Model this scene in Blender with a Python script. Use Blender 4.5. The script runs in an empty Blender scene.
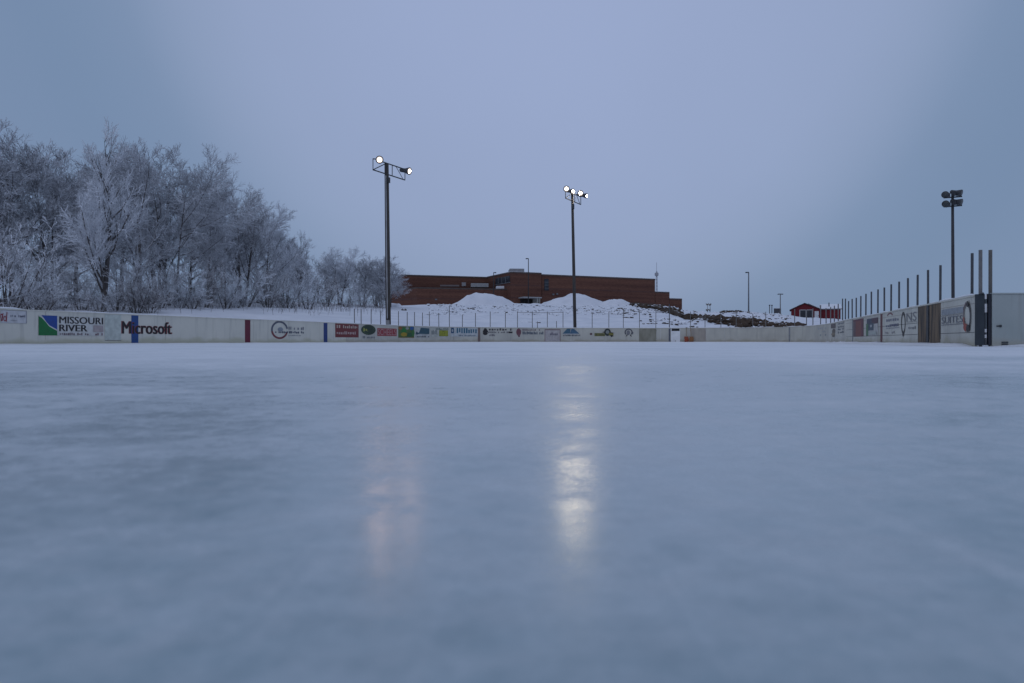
import bpy, math, random
from mathutils import Vector, noise as mnoise
import numpy as np

random.seed(7)
sc = bpy.context.scene
COL = sc.collection
F, CX, YH, CAMH = 683.0, 512.0, 340.4, 0.13

# ------------------------------------------------------------------ helpers
def X(px, d): return (px - CX) / F * d
def Z(py, d): return CAMH + (YH - py) / F * d
def P(px, py, d): return Vector((X(px, d), d, Z(py, d)))

class MB:
    def __init__(self): self.v, self.f, self.m = [], [], []
    def add(self, vs, fs, mi=0):
        o = len(self.v); self.v += [tuple(v) for v in vs]
        for f in fs: self.f.append([i + o for i in f]); self.m.append(mi)
    def box(self, c, s, rz=0, mi=0, taper=1.0):
        cx, cy, cz = c; sx, sy, sz = s[0]/2, s[1]/2, s[2]/2
        ca, sa = math.cos(rz), math.sin(rz); vs = []
        for k in (-1, 1):
            t = taper if k > 0 else 1
            for a, b in ((-1,-1),(1,-1),(1,1),(-1,1)):
                x, y = a*sx*t, b*sy*t
                vs.append((cx + x*ca - y*sa, cy + x*sa + y*ca, cz + k*sz))
        self.add(vs, [(3,2,1,0),(4,5,6,7),(0,1,5,4),(1,2,6,5),(2,3,7,6),(3,0,4,7)], mi)
    def tube(self, pts, rads, n=6, mi=0, caps=True):
        pts = [Vector(p) for p in pts]
        if not isinstance(rads, (list, tuple)): rads = [rads]*len(pts)
        vs, fs = [], []
        u = None
        for i, p in enumerate(pts):
            t = (pts[min(i+1, len(pts)-1)] - pts[max(i-1, 0)])
            if t.length < 1e-9: t = Vector((0,0,1))
            t.normalize()
            if u is None:
                u = t.cross(Vector((0.31,0.95,0.05)) if abs(t.y) < .9 else Vector((1,0,0)))
            u = (u - t*u.dot(t)); u.normalize(); w = t.cross(u)
            for k in range(n):
                a = 2*math.pi*k/n
                vs.append(p + (u*math.cos(a) + w*math.sin(a))*rads[i])
        for i in range(len(pts)-1):
            for k in range(n):
                a, b = i*n+k, i*n+(k+1) % n
                fs.append((a, b, b+n, a+n))
        if caps and n > 2:
            fs.append(tuple(range(n-1,-1,-1))); fs.append(tuple(range((len(pts)-1)*n, len(pts)*n)))
        self.add(vs, fs, mi)
    def disc(self, c, nrm, r, n=16, mi=0):
        nrm = Vector(nrm).normalized(); u = nrm.orthogonal().normalized(); w = nrm.cross(u)
        c = Vector(c)
        self.add([c + (u*math.cos(2*math.pi*k/n) + w*math.sin(2*math.pi*k/n))*r for k in range(n)], [tuple(range(n))], mi)
    def lathe(self, c, axis, prof, n=16, mi=0):
        # prof: list of (along, radius)
        axis = Vector(axis).normalized(); c = Vector(c)
        u = axis.orthogonal().normalized(); w = axis.cross(u); vs, fs = [], []
        for (a, r) in prof:
            for k in range(n):
                t = 2*math.pi*k/n
                vs.append(c + axis*a + (u*math.cos(t) + w*math.sin(t))*r)
        for i in range(len(prof)-1):
            for k in range(n):
                a, b = i*n+k, i*n+(k+1) % n
                fs.append((a, b, b+n, a+n))
        fs.append(tuple(range(n-1,-1,-1)))
        self.add(vs, fs, mi)
    def build(self, name, mats, parent=None, origin=(0,0,0), smooth=False):
        me = bpy.data.meshes.new(name)
        ox, oy, oz = origin
        me.from_pydata([(v[0]-ox, v[1]-oy, v[2]-oz) for v in self.v], [], self.f)
        if not isinstance(mats, (list, tuple)): mats = [mats]
        for m in mats: me.materials.append(m)
        if len(mats) > 1:
            me.polygons.foreach_set('material_index', self.m)
        if smooth: me.polygons.foreach_set('use_smooth', [True]*len(me.polygons))
        me.update()
        o = bpy.data.objects.new(name, me); COL.objects.link(o)
        if parent is not None: o.parent = parent
        else: o.location = origin
        return o

def tag(o, label=None, cat=None, group=None, kind=None):
    if label: o['label'] = label
    if cat: o['category'] = cat
    if group: o['group'] = group
    if kind: o['kind'] = kind
    return o
def empty(name, loc, label, cat, group=None, rz=0, scale=None):
    o = bpy.data.objects.new(name, None); COL.objects.link(o); o.empty_display_size = .2
    o.location = loc; o.rotation_euler = (0,0,rz)
    if scale: o.scale = scale
    return tag(o, label, cat, group)
def copy_tree(o, parent=None):
    c = o.copy(); COL.objects.link(c)
    if parent is not None: c.parent = parent
    for ch in o.children: copy_tree(ch, c)
    return c

# ------------------------------------------------------------------ materials
def nodes(name):
    m = bpy.data.materials.new(name); m.use_nodes = True
    nt = m.node_tree; return m, nt, nt.nodes['Principled BSDF']
def pmat(name, c1, c2=None, scale=3.0, rough=.7, detail=6, bump=0, bscale=None, lo=.35, hi=.65, stretch=(1,1,1), metallic=0, spec=.3):
    m, nt, b = nodes(name)
    b.inputs['Roughness'].default_value = rough; b.inputs['Metallic'].default_value = metallic
    b.inputs['Specular IOR Level'].default_value = spec
    if c2 is None: c2 = tuple(v*.82 for v in c1)
    tc = nt.nodes.new('ShaderNodeTexCoord'); mp = nt.nodes.new('ShaderNodeMapping')
    mp.inputs['Scale'].default_value = stretch
    nt.links.new(tc.outputs['Object'], mp.inputs['Vector'])
    n = nt.nodes.new('ShaderNodeTexNoise'); n.inputs['Scale'].default_value = scale; n.inputs['Detail'].default_value = detail
    nt.links.new(mp.outputs[0], n.inputs['Vector'])
    r = nt.nodes.new('ShaderNodeMapRange'); r.inputs['From Min'].default_value = lo; r.inputs['From Max'].default_value = hi
    nt.links.new(n.outputs['Fac'], r.inputs['Value'])
    mx = nt.nodes.new('ShaderNodeMix'); mx.data_type = 'RGBA'
    mx.inputs[6].default_value = (*c1, 1); mx.inputs[7].default_value = (*c2, 1)
    nt.links.new(r.outputs[0], mx.inputs[0]); nt.links.new(mx.outputs[2], b.inputs['Base Color'])
    if bump:
        n2 = nt.nodes.new('ShaderNodeTexNoise'); n2.inputs['Scale'].default_value = bscale or scale*3; n2.inputs['Detail'].default_value = 5
        nt.links.new(mp.outputs[0], n2.inputs['Vector'])
        bp = nt.nodes.new('ShaderNodeBump'); bp.inputs['Strength'].default_value = bump; bp.inputs['Distance'].default_value = .05
        nt.links.new(n2.outputs['Fac'], bp.inputs['Height']); nt.links.new(bp.outputs[0], b.inputs['Normal'])
    return m
def snowy(name, base, base2, snow=(.8,.82,.86), thr=.55, width=.25, scale=2.5, jitter=.5, rough=.85):
    """a surface that carries settled snow wherever it faces up"""
    m, nt, b = nodes(name); b.inputs['Roughness'].default_value = rough; b.inputs['Specular IOR Level'].default_value = .15
    tc = nt.nodes.new('ShaderNodeTexCoord')
    n = nt.nodes.new('ShaderNodeTexNoise'); n.inputs['Scale'].default_value = scale; n.inputs['Detail'].default_value = 6
    nt.links.new(tc.outputs['Object'], n.inputs['Vector'])
    mx = nt.nodes.new('ShaderNodeMix'); mx.data_type = 'RGBA'
    mx.inputs[6].default_value = (*base, 1); mx.inputs[7].default_value = (*base2, 1)
    nt.links.new(n.outputs['Fac'], mx.inputs[0])
    g = nt.nodes.new('ShaderNodeNewGeometry'); s = nt.nodes.new('ShaderNodeSeparateXYZ')
    nt.links.new(g.outputs['Normal'], s.inputs[0])
    ma = nt.nodes.new('ShaderNodeMath'); ma.operation = 'MULTIPLY_ADD'; ma.inputs[1].default_value = jitter; 
    nt.links.new(n.outputs['Fac'], ma.inputs[0]); nt.links.new(s.outputs['Z'], ma.inputs[2])
    r = nt.nodes.new('ShaderNodeMapRange'); r.inputs['From Min'].default_value = thr + jitter*.5 - width/2; r.inputs['From Max'].default_value = thr + jitter*.5 + width/2
    nt.links.new(ma.outputs[0], r.inputs['Value'])
    m2 = nt.nodes.new('ShaderNodeMix'); m2.data_type = 'RGBA'; m2.inputs[7].default_value = (*snow, 1)
    nt.links.new(r.outputs[0], m2.inputs[0]); nt.links.new(mx.outputs[2], m2.inputs[6])
    nt.links.new(m2.outputs[2], b.inputs['Base Color'])
    return m
def emat(name, col, strength):
    m, nt, b = nodes(name)
    b.inputs['Base Color'].default_value = (.8,.8,.8,1)
    b.inputs['Emission Color'].default_value = (*col, 1); b.inputs['Emission Strength'].default_value = strength
    return m
_ink = {}
def ink(c):
    if max(c)-min(c) > .05: c = tuple(v*.85 for v in c)     # sun-faded print, dark inks
    k = tuple(round(v, 3) for v in c)
    if k not in _ink: _ink[k] = pmat('sign_paint', k, tuple(v*.75 + .01 for v in k), scale=6, rough=.55)
    return _ink[k]

SNOW = pmat('snow', (.76,.77,.81), (.66,.68,.73), scale=.35, rough=.9, detail=10, bump=.5, bscale=1.3, spec=.15)
SNOWCAP = pmat('snow_cap', (.82,.83,.86), (.74,.76,.8), scale=3, rough=.9, spec=.1)
BARK = snowy('bark', (.055,.048,.045), (.13,.12,.12), snow=(.62,.64,.68), thr=.55, width=.6, scale=3, jitter=.9, rough=.95)
FROST = snowy('frosted_twigs', (.30,.31,.33), (.50,.52,.56), snow=(.80,.83,.88), thr=-.1, width=.9, scale=.5, jitter=1.0)
FROST_MID = snowy('frosted_twigs_mid', (.17,.17,.18), (.34,.35,.38), snow=(.66,.69,.74), thr=.05, width=.9, scale=.5, jitter=1.0)
FROST_DARK = snowy('frosted_twigs_dark', (.14,.145,.15), (.31,.32,.35), snow=(.64,.67,.73), thr=.06, width=.9, scale=.5, jitter=1.0)
FROST2 = snowy('frosted_brush', (.16,.15,.15), (.34,.33,.35), snow=(.66,.68,.72), thr=.0, width=.9, scale=.7, jitter=1.0)
STALK = pmat('dry_stalk', (.10,.075,.06), (.22,.19,.17), scale=2, rough=.95)
WHITE = (.56,.58,.52)

def board_mat(name, c1, c2, stain):
    m, nt, b = nodes(name); b.inputs['Roughness'].default_value = .55; b.inputs['Specular IOR Level'].default_value = .3
    L = nt.links
    tc = nt.nodes.new('ShaderNodeTexCoord')
    n = nt.nodes.new('ShaderNodeTexNoise'); n.inputs['Scale'].default_value = .9; n.inputs['Detail'].default_value = 8
    L.new(tc.outputs['Object'], n.inputs['Vector'])
    mx = nt.nodes.new('ShaderNodeMix'); mx.data_type = 'RGBA'
    mx.inputs[6].default_value = (*c1,1); mx.inputs[7].default_value = (*c2,1)
    mr = nt.nodes.new('ShaderNodeMapRange'); mr.inputs['From Min'].default_value = .35; mr.inputs['From Max'].default_value = .68
    L.new(n.outputs['Fac'], mr.inputs['Value']); L.new(mr.outputs[0], mx.inputs[0])
    # water runs and puck scuffs
    mp = nt.nodes.new('ShaderNodeMapping'); mp.inputs['Scale'].default_value = (4,4,.35); L.new(tc.outputs['Object'], mp.inputs[0])
    n2 = nt.nodes.new('ShaderNodeTexNoise'); n2.inputs['Scale'].default_value = 1.6; n2.inputs['Detail'].default_value = 7; L.new(mp.outputs[0], n2.inputs['Vector'])
    r2 = nt.nodes.new('ShaderNodeMapRange'); r2.inputs['From Min'].default_value = .55; r2.inputs['From Max'].default_value = .8; r2.inputs['To Max'].default_value = .45
    L.new(n2.outputs['Fac'], r2.inputs['Value'])
    m2 = nt.nodes.new('ShaderNodeMix'); m2.data_type = 'RGBA'; m2.inputs[7].default_value = (.25,.25,.24,1)
    L.new(r2.outputs[0], m2.inputs[0]); L.new(mx.outputs[2], m2.inputs[6])
    # yellowish splash stain low on the panel, uneven
    sx = nt.nodes.new('ShaderNodeSeparateXYZ'); L.new(tc.outputs['Object'], sx.inputs[0])
    n3 = nt.nodes.new('ShaderNodeTexNoise'); n3.inputs['Scale'].default_value = 1.3; n3.inputs['Detail'].default_value = 6; L.new(tc.outputs['Object'], n3.inputs['Vector'])
    ad = nt.nodes.new('ShaderNodeMath'); ad.operation = 'MULTIPLY_ADD'; ad.inputs[1].default_value = -.5
    L.new(n3.outputs['Fac'], ad.inputs[0]); L.new(sx.outputs['Z'], ad.inputs[2])
    r3 = nt.nodes.new('ShaderNodeMapRange'); r3.inputs['From Min'].default_value = -.02; r3.inputs['From Max'].default_value = -.16; r3.inputs['To Max'].default_value = .75
    L.new(ad.outputs[0], r3.inputs['Value'])
    m3 = nt.nodes.new('ShaderNodeMix'); m3.data_type = 'RGBA'; m3.inputs[7].default_value = (*stain,1)
    L.new(r3.outputs[0], m3.inputs[0]); L.new(m2.outputs[2], m3.inputs[6])
    L.new(m3.outputs[2], b.inputs['Base Color'])
    return m
BOARD = board_mat('board_paint', (.62,.60,.53), (.55,.54,.48), (.43,.42,.31))
BOARD_END = board_mat('board_paint_weathered', (.52,.51,.45), (.42,.41,.37), (.36,.33,.26))
BOARD_OLD = board_mat('board_paint_old', (.58,.57,.50), (.44,.43,.38), (.38,.36,.27))
PLY = pmat('weathered_plywood', (.20,.145,.095), (.065,.055,.048), scale=1.7, rough=.85, stretch=(4,4,.45), bump=.3, lo=.4, hi=.6)
PLY_GREY = pmat('grey_plywood', (.21,.20,.155), (.30,.29,.24), scale=1.6, rough=.85, stretch=(2,2,.8))
PLY_PALE = pmat('pale_plywood', (.40,.36,.31), (.31,.28,.25), scale=1.6, rough=.85, stretch=(2,2,.8))
GALV = pmat('galvanised_steel', (.20,.20,.20), (.13,.13,.13), scale=4, rough=.5, metallic=.4)
DARKPOST = pmat('dark_post', (.07,.08,.095), (.10,.10,.105), scale=6, rough=.75)
GREYPOST = pmat('grey_post', (.14,.14,.15), (.20,.19,.18), scale=6, rough=.7)
POLEWOOD = pmat('pole_wood', (.085,.075,.07), (.05,.047,.045), scale=3, rough=.9, stretch=(3,3,.3))
CHAR = pmat('charcoal_metal', (.035,.04,.048), (.06,.065,.07), scale=5, rough=.6)
BLACK = pmat('black_metal', (.02,.02,.022), (.035,.035,.037), scale=5, rough=.5)

def brick_mat():
    m, nt, b = nodes('banded_brick'); b.inputs['Roughness'].default_value = .9; b.inputs['Specular IOR Level'].default_value = .15
    L = nt.links; tc = nt.nodes.new('ShaderNodeTexCoord')
    mp = nt.nodes.new('ShaderNodeMapping'); mp.inputs['Scale'].default_value = (.04,.04,1.1); L.new(tc.outputs['Object'], mp.inputs[0])
    n = nt.nodes.new('ShaderNodeTexNoise'); n.inputs['Scale'].default_value = 1.0; n.inputs['Detail'].default_value = 3; L.new(mp.outputs[0], n.inputs['Vector'])
    mp2 = nt.nodes.new('ShaderNodeMapping'); mp2.inputs['Scale'].default_value = (1,1,3); L.new(tc.outputs['Object'], mp2.inputs[0])
    n2 = nt.nodes.new('ShaderNodeTexNoise'); n2.inputs['Scale'].default_value = 2.0; n2.inputs['Detail'].default_value = 8; L.new(mp2.outputs[0], n2.inputs['Vector'])
    r = nt.nodes.new('ShaderNodeValToRGB'); e = r.color_ramp.elements
    e[0].position = .36; e[0].color = (.102,.049,.039,1); e[1].position = .64; e[1].color = (.160,.078,.056,1)
    L.new(n.outputs['Fac'], r.inputs[0])
    mx = nt.nodes.new('ShaderNodeMix'); mx.data_type = 'RGBA'; mx.blend_type = 'MULTIPLY'; mx.inputs[0].default_value = .7
    r2 = nt.nodes.new('ShaderNodeValToRGB'); e = r2.color_ramp.elements
    e[0].position = .3; e[0].color = (.6,.6,.6,1); e[1].position = .7; e[1].color = (1.2,1.15,1.1,1)
    L.new(n2.outputs['Fac'], r2.inputs[0]); L.new(r.outputs[0], mx.inputs[6]); L.new(r2.outputs[0], mx.inputs[7])
    L.new(mx.outputs[2], b.inputs['Base Color'])
    return m
BRICK = brick_mat()

# ------------------------------------------------------------------ rink outline (depths read off the board height)
ctrl = [(0,20.6),(90,23.7),(180,27.4),(248,31.0),(330,36.8),(352,38.9),(378,42.0),(405,45.0),(440,48.2),(500,50.8),(570,53.0),(640,53.6),(700,52.8),(765,50.4),(800,47.0),(818,43.0),(832,38.0),(845,32.6)]
pts = [Vector((X(a,d), d)) for a, d in ctrl]
dirL = (pts[1]-pts[0]).normalized()
pts = [pts[0]-dirL*28, pts[0]-dirL*14] + pts
R1, R0 = Vector((15.85,32.5)), Vector((9.83,14.5))
for k in range(1, 9): pts.append(R1.lerp(R0, k/8))
def catmull(pts, n=12):
    out = []
    for i in range(len(pts)-1):
        p0, p1, p2, p3 = pts[max(i-1,0)], pts[i], pts[i+1], pts[min(i+2,len(pts)-1)]
        for k in range(n):
            t = k/n
            out.append(.5*((2*p1)+(p2-p0)*t+(2*p0-5*p1+4*p2-p3)*t*t+(3*p1-p0-3*p2+p3)*t**3))
    out.append(pts[-1]); return out
LINE = catmull(pts)
SARC = [0]
for a, b in zip(LINE, LINE[1:]): SARC.append(SARC[-1] + (b-a).length)
STOT = SARC[-1]
def at_s(s):
    s = max(0, min(STOT-1e-6, s))
    i = int(np.searchsorted(SARC, s, side='right'))-1; i = max(0, min(i, len(LINE)-2))
    t = (s-SARC[i])/(SARC[i+1]-SARC[i]); p = LINE[i].lerp(LINE[i+1], t)
    d = (LINE[min(i+2,len(LINE)-1)]-LINE[max(i-1,0)]).normalized()
    return p, Vector((d.y, -d.x))       # point, normal into the rink
PXL = [CX+F*p.x/p.y if p.y > 1 else -9e9 for p in LINE]
def s_of(px):
    for i in range(len(LINE)-1):
        if PXL[i] <= px <= PXL[i+1]:
            return SARC[i] + (px-PXL[i])/(PXL[i+1]-PXL[i])*(SARC[i+1]-SARC[i])
    raise ValueError(px)
def d_of(px): return at_s(s_of(px))[0].y
BT = 1.10   # board height

# ------------------------------------------------------------------ terrain
crest_px = [-1600,-200,0,100,200,300,350,395,455,540,610,640,660,690,720,740,760,780,800,840,870,920,1024,1300,2600]
crest_py = [318,300,302,300,298,302,304,305.5,304.5,304.5,304.5,304.5,306,311,312.5,312.5,313.5,315,317.6,319.6,322,327,333,336,338]
crest_d  = [60,60,60,62,78,98,110,125,132,135,135,135,135,132,132,134,138,144,150,152,150,135,120,110,110]
bp = np.array([p for p in PXL if p > -3000]); bd = np.array([LINE[i].y for i, p in enumerate(PXL) if p > -3000])
def dboard(px):
    if px < bp[0]: return bd[0]
    if px > 975: return 14.3
    return float(np.interp(px, bp, bd))
def terr(x, y, rough=True):
    if y < 4: return -.06
    px = CX + F*x/y
    px = max(-1600, min(2600, px))
    d0 = dboard(px) + 1.6
    dc = float(np.interp(px, crest_px, crest_d)); zc = Z(float(np.interp(px, crest_px, crest_py)), dc)
    if y < d0: return -.06
    t = (y-d0)/max(5, dc-d0)
    z = .12 + (zc-.12)*min(1, t)**.92
    if t > 1: z = zc + .25*math.sin((t-1)*2)*min(1,(t-1)) - .12*(min(t,4)-1)
    fade = min(1, (y-d0)/4)
    if rough:
        v = Vector((x*.12, y*.12, 1.3)); z += .28*fade*mnoise.noise(v)
        lump = max(0, min(1, (px-415)/40))*max(0, min(1, (860-px)/60))*(1 if t < 1.05 else .2)
        if y < 190:
            n1 = mnoise.fractal(Vector((x*.55, y*.4, 5.0)), 1.0, 2.1, 4)
            z += fade*(.05 + .26*lump)*n1
    return z
def ground_hit(px, py):
    d = dboard(px) + 2; 
    while d < 220:
        if terr(X(px,d), d, False) >= Z(py, d): return d
        d += .5
    return float(np.interp(px, crest_px, crest_d))

def graded(lo, hi, step, ends):
    a = list(np.arange(lo, hi+1e-6, step)); s = step
    left, right = [], []
    v = lo
    while v > -ends: s *= 1.35; v -= s; left.append(v)
    s = step; v = hi
    while v < ends: s *= 1.35; v += s; right.append(v)
    return left[::-1] + a + right
gx = graded(-75, 70, .9, 3500); gy = graded(0, 165, .9, 4000)
vs = [(x, y, terr(x, y)) for y in gy for x in gx]
nx = len(gx)
fs = [(j*nx+i, j*nx+i+1, (j+1)*nx+i+1, (j+1)*nx+i) for j in range(len(gy)-1) for i in range(nx-1)]
mb = MB(); mb.v, mb.f, mb.m = vs, fs, [0]*len(fs)
g = mb.build('snow_ground', SNOW, smooth=True); tag(g, kind='structure', label='snow covered ground and bank around the rink', cat='ground')

# ------------------------------------------------------------------ ice
def ice_mat():
    m, nt, b = nodes('ice'); L = nt.links
    tc = nt.nodes.new('ShaderNodeTexCoord')
    def noise(scale, detail=8, rough=.6, stretch=(1,1,1), dist=0):
        mp = nt.nodes.new('ShaderNodeMapping'); mp.inputs['Scale'].default_value = stretch; L.new(tc.outputs['Object'], mp.inputs[0])
        n = nt.nodes.new('ShaderNodeTexNoise'); n.inputs['Scale'].default_value = scale; n.inputs['Detail'].default_value = detail
        n.inputs['Roughness'].default_value = rough; n.inputs['Distortion'].default_value = dist
        L.new(mp.outputs[0], n.inputs['Vector']); return n.outputs['Fac']
    def rng(v, a, b_, c, d):
        r = nt.nodes.new('ShaderNodeMapRange'); r.inputs['From Min'].default_value = a; r.inputs['From Max'].default_value = b_
        r.inputs['To Min'].default_value = c; r.inputs['To Max'].default_value = d; L.new(v, r.inputs['Value']); return r.outputs[0]
    big = noise(.7, 12, .66, (1,1,1), .3)      # patches of frost dust and bare ice
    mid = noise(7.0, 12, .74, (.85,1.1,1), .5)
    grain = noise(34, 8, .75)
    fine = noise(26, 6, .7)
    sc1 = noise(2.2, 5, .6, (.18,9,1), .6)     # skate tracks
    sc2 = noise(2.0, 5, .6, (10,.22,1), .6)
    def math_(op, a, b_, c=None):
        n = nt.nodes.new('ShaderNodeMath'); n.operation = op
        for k, v in enumerate((a, b_, c)):
            if v is None: continue
            if isinstance(v, (int, float)): n.inputs[k].default_value = v
            else: L.new(v, n.inputs[k])
        return n.outputs[0]
    sx = nt.nodes.new('ShaderNodeSeparateXYZ'); L.new(tc.outputs['Object'], sx.inputs[0])
    swept = math_('ADD', rng(sx.outputs['Y'], .7, 6.5, 0, .14), rng(sx.outputs['Y'], .2, .9, -.06, 0))          # frost cover rises with distance from the camera, least close by
    frost = math_('ADD', math_('ADD', math_('ADD', math_('MULTIPLY', big, .42), math_('MULTIPLY', mid, .33)), math_('MULTIPLY', grain, .25)), swept)
    frost = math_('ADD', frost, math_('MULTIPLY', rng(sc1, .62, .72, 0, 1), .035)); frost = math_('ADD', frost, math_('MULTIPLY', rng(sc2, .62, .72, 0, 1), .03))
    f1 = rng(frost, .385, .655, 0, 1)
    col = nt.nodes.new('ShaderNodeMix'); col.data_type = 'RGBA'
    col.inputs[6].default_value = (.31,.395,.435,1); col.inputs[7].default_value = (.74,.77,.81,1)
    L.new(f1, col.inputs[0])
    f2 = rng(fine, .3, .7, .93, 1.05)
    c2 = nt.nodes.new('ShaderNodeMix'); c2.data_type = 'RGBA'; c2.blend_type = 'MULTIPLY'; c2.inputs[0].default_value = 1
    L.new(col.outputs[2], c2.inputs[6]); L.new(f2, c2.inputs[7])
    L.new(c2.outputs[2], b.inputs['Base Color'])
    gl = math_('ADD', math_('ADD', math_('MULTIPLY', mid, .55), math_('MULTIPLY', big, .20)), math_('MULTIPLY', grain, .25))
    L.new(rng(frost, .45, .63, .20, .6), b.inputs['Roughness'])
    b.inputs['IOR'].default_value = 1.31
    L.new(rng(gl, .44, .555, .46, .05), b.inputs['Specular IOR Level'])
    mid = noise(2.2, 8, .65, (1,1.1,1), .6)
    bp_ = nt.nodes.new('ShaderNodeBump'); bp_.inputs['Strength'].default_value = .22; bp_.inputs['Distance'].default_value = .004
    mm = nt.nodes.new('ShaderNodeMath'); mm.operation = 'MULTIPLY_ADD'; mm.inputs[1].default_value = .35
    L.new(fine, mm.inputs[0]); L.new(mid, mm.inputs[2]); L.new(mm.outputs[0], bp_.inputs['Height'])
    L.new(bp_.outputs[0], b.inputs['Normal'])
    return m
mb = MB()
poly = [(p.x, p.y, 0) for p in LINE[::3]] + [(9.83,14.5,0),(26,14.3,0),(26,-14,0)]
mb.add(poly, [tuple(range(len(poly)))[::-1]])
o = mb.build('ice', ice_mat()); tag(o, 'pale blue skating rink ice with frost dust', 'ice', kind='structure')

# ------------------------------------------------------------------ boards
def bpt(s, z, off=0):
    p, n = at_s(s); q = p + n*off
    return (q.x, q.y, z)
def strip(mb, s0, s1, z0, z1, o0, o1, n=None, mi=0):
    """closed box that follows the boards from s0 to s1; offsets o0 (outer) < o1 (towards the ice)"""
    n = n or max(1, int((s1-s0)/.15)); k0 = len(mb.v); vs, fs = [], []
    for i in range(n+1):
        s = s0 + (s1-s0)*i/n
        vs += [bpt(s,z0,o0), bpt(s,z0,o1), bpt(s,z1,o1), bpt(s,z1,o0)]
    for i in range(n):
        a = i*4; b = a+4
        for k in range(4):
            fs.append((a+k, a+(k+1) % 4, b+(k+1) % 4, b+k))
    fs.append((3,2,1,0)); fs.append((n*4, n*4+1, n*4+2, n*4+3))
    mb.add(vs, fs, mi)

S_LEFT, S_A, S_B, S_END = 0, s_of(346), s_of(845), STOT
s_gapdoor = (s_of(670.5), s_of(680.5))
def make_boards(s0, s1, label, mat, special, cap):
    p, n = at_s((s0+s1)/2); org = (p.x, p.y, 0)
    root = empty('rink_boards', org, label, 'rink boards', 'boards around the rink')
    n = max(1, round((s1-s0)/2.4)); cuts = [s0 + (s1-s0)*i/n for i in range(n+1)]
    marks = sorted({0.0})
    segs = []
    for a, b in zip(cuts, cuts[1:]): segs.append([a, b])
    # special plywood / door panels replace the stretch they cover
    for (a, b, m_, nm, lab) in special:
        new = []
        for u, v in segs:
            if v <= a or u >= b: new.append([u, v]); continue
            if u < a - .05: new.append([u, a])
            if v > b + .05: new.append([b, v])
        segs = new
    for a, b in segs:
        m_ = MB(); strip(m_, a+.006, b-.006, -.04, BT-.035, -.05, 0); m_.build('board_panel', mat, root, org)
    for (a, b, m2, nm, lab) in special:
        m_ = MB(); strip(m_, a+.006, b-.006, -.04, BT-.035, -.05, .0056); o = m_.build(nm, m2, root, org); o['label'] = lab
    m_ = MB(); strip(m_, s0, s1, BT-.034, BT, -.075, .02); m_.build('top_rail', cap, root, org)
    # snow lying on the rail, broken into drifts
    rng = random.Random(int(s0*10)); s = s0+.2
    while s < s1-.6:
        L_ = min(rng.uniform(.8, 4.0), s1-s-.05); k = max(2, int(L_/.3)); hs = [0.004]+[rng.uniform(.012,.05) for _ in range(k-1)]+[.004]
        vs, fs = [], []
        for i in range(k+1):
            q = s+L_*i/k
            vs += [bpt(q,BT+.001,-.07), bpt(q,BT+.001,.012), bpt(q,BT+hs[i],-.01), bpt(q,BT+hs[i],-.05)]
        for i in range(k):
            a, b = i*4, i*4+4
            for j in range(4): fs.append((a+j, a+(j+1) % 4, b+(j+1) % 4, b+j))
        fs += [(3,2,1,0), (k*4,k*4+1,k*4+2,k*4+3)]
        m_ = MB(); m_.add(vs, fs); m_.build('snow_cap', SNOWCAP, root, org, smooth=True); s += L_ + rng.choice([.15,.3,.9,2.0])
    # low kick strip along the foot
    m_ = MB(); strip(m_, s0, s1, -.03, .16, .0008, .005); m_.build('kick_strip', mat, root, org)
    return root, org
bL, oL = make_boards(S_LEFT, S_A, 'long white rink boards on the left below the frosted trees', BOARD, [], BOARD)
special_end = [
 (s_of(639), s_of(656.5), PLY_GREY, 'board_panel', 'dark grey-brown bare plywood panel'),
 (s_of(671), s_of(680), pmat('opening_white', (.80,.81,.83), scale=3), 'opening_panel', 'bright white panel in the boards opening'),  # white panel stands for the snow behind an opening in the boards
 (s_of(690), s_of(706), PLY_PALE, 'board_panel', 'pale brown unpainted plywood panel')]
bE, oE = make_boards(S_A, S_B, 'weathered far rink boards with rounded corners and many adverts', BOARD_END, special_end, BOARD_END)
special_right = [
 (s_of(918), s_of(927.3), PLY, 'board_panel', 'brown weathered plywood panel'),
 (s_of(929.6), s_of(940.7), PLY, 'board_panel', 'brown weathered plywood panel beside the dark gap')]
bR, oR = make_boards(S_B, S_END, 'right hand rink boards with plank grooves and brown plywood panels', BOARD_OLD, special_right, BOARD_OLD)
# dark joint between the plywood sheets + plank grooves on the right hand boards
m_ = MB(); strip(m_, s_of(927.5), s_of(929.4), -.02, BT-.05, .0, .03); m_.build('joint_post', CHAR, bR, oR)
for a, b in ((846,917.5),(941,974.5)):
    for z in ((.30,.62,.92) if a < 900 else (.30,.92)):
        m_ = MB(); strip(m_, s_of(a), s_of(b), z-.006, z+.006, .001, .0025); m_.build('plank_groove', CHAR if z != .92 else PLY_PALE, bR, oR)

def stripe(px, w, col, root, org, lab):
    s = s_of(px); m_ = MB(); strip(m_, s-w/2, s+w/2, 0, BT-.04, .0, .0065, n=1)
    o = m_.build('line_stripe', ink(tuple(v*.85 for v in col)), root, org); o['label'] = lab
stripe(134.8, .30, (.03,.10,.33), bL, oL, 'dark blue line stripe behind the black lettering')
stripe(247.6, .34, (.20,.025,.055), bL, oL, 'dark red centre line stripe')
stripe(325.5, .33, (.03,.07,.27), bL, oL, 'dark blue line stripe')
stripe(881.5, .34, (.17,.035,.04), bR, oR, 'dark red centre line stripe')
stripe(808-18.5, .18, (.30,.31,.33), bE, oE, 'grey joint strip')
stripe(852.8, .22, (.16,.17,.19), bR, oR, 'dark joint strip')

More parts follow.
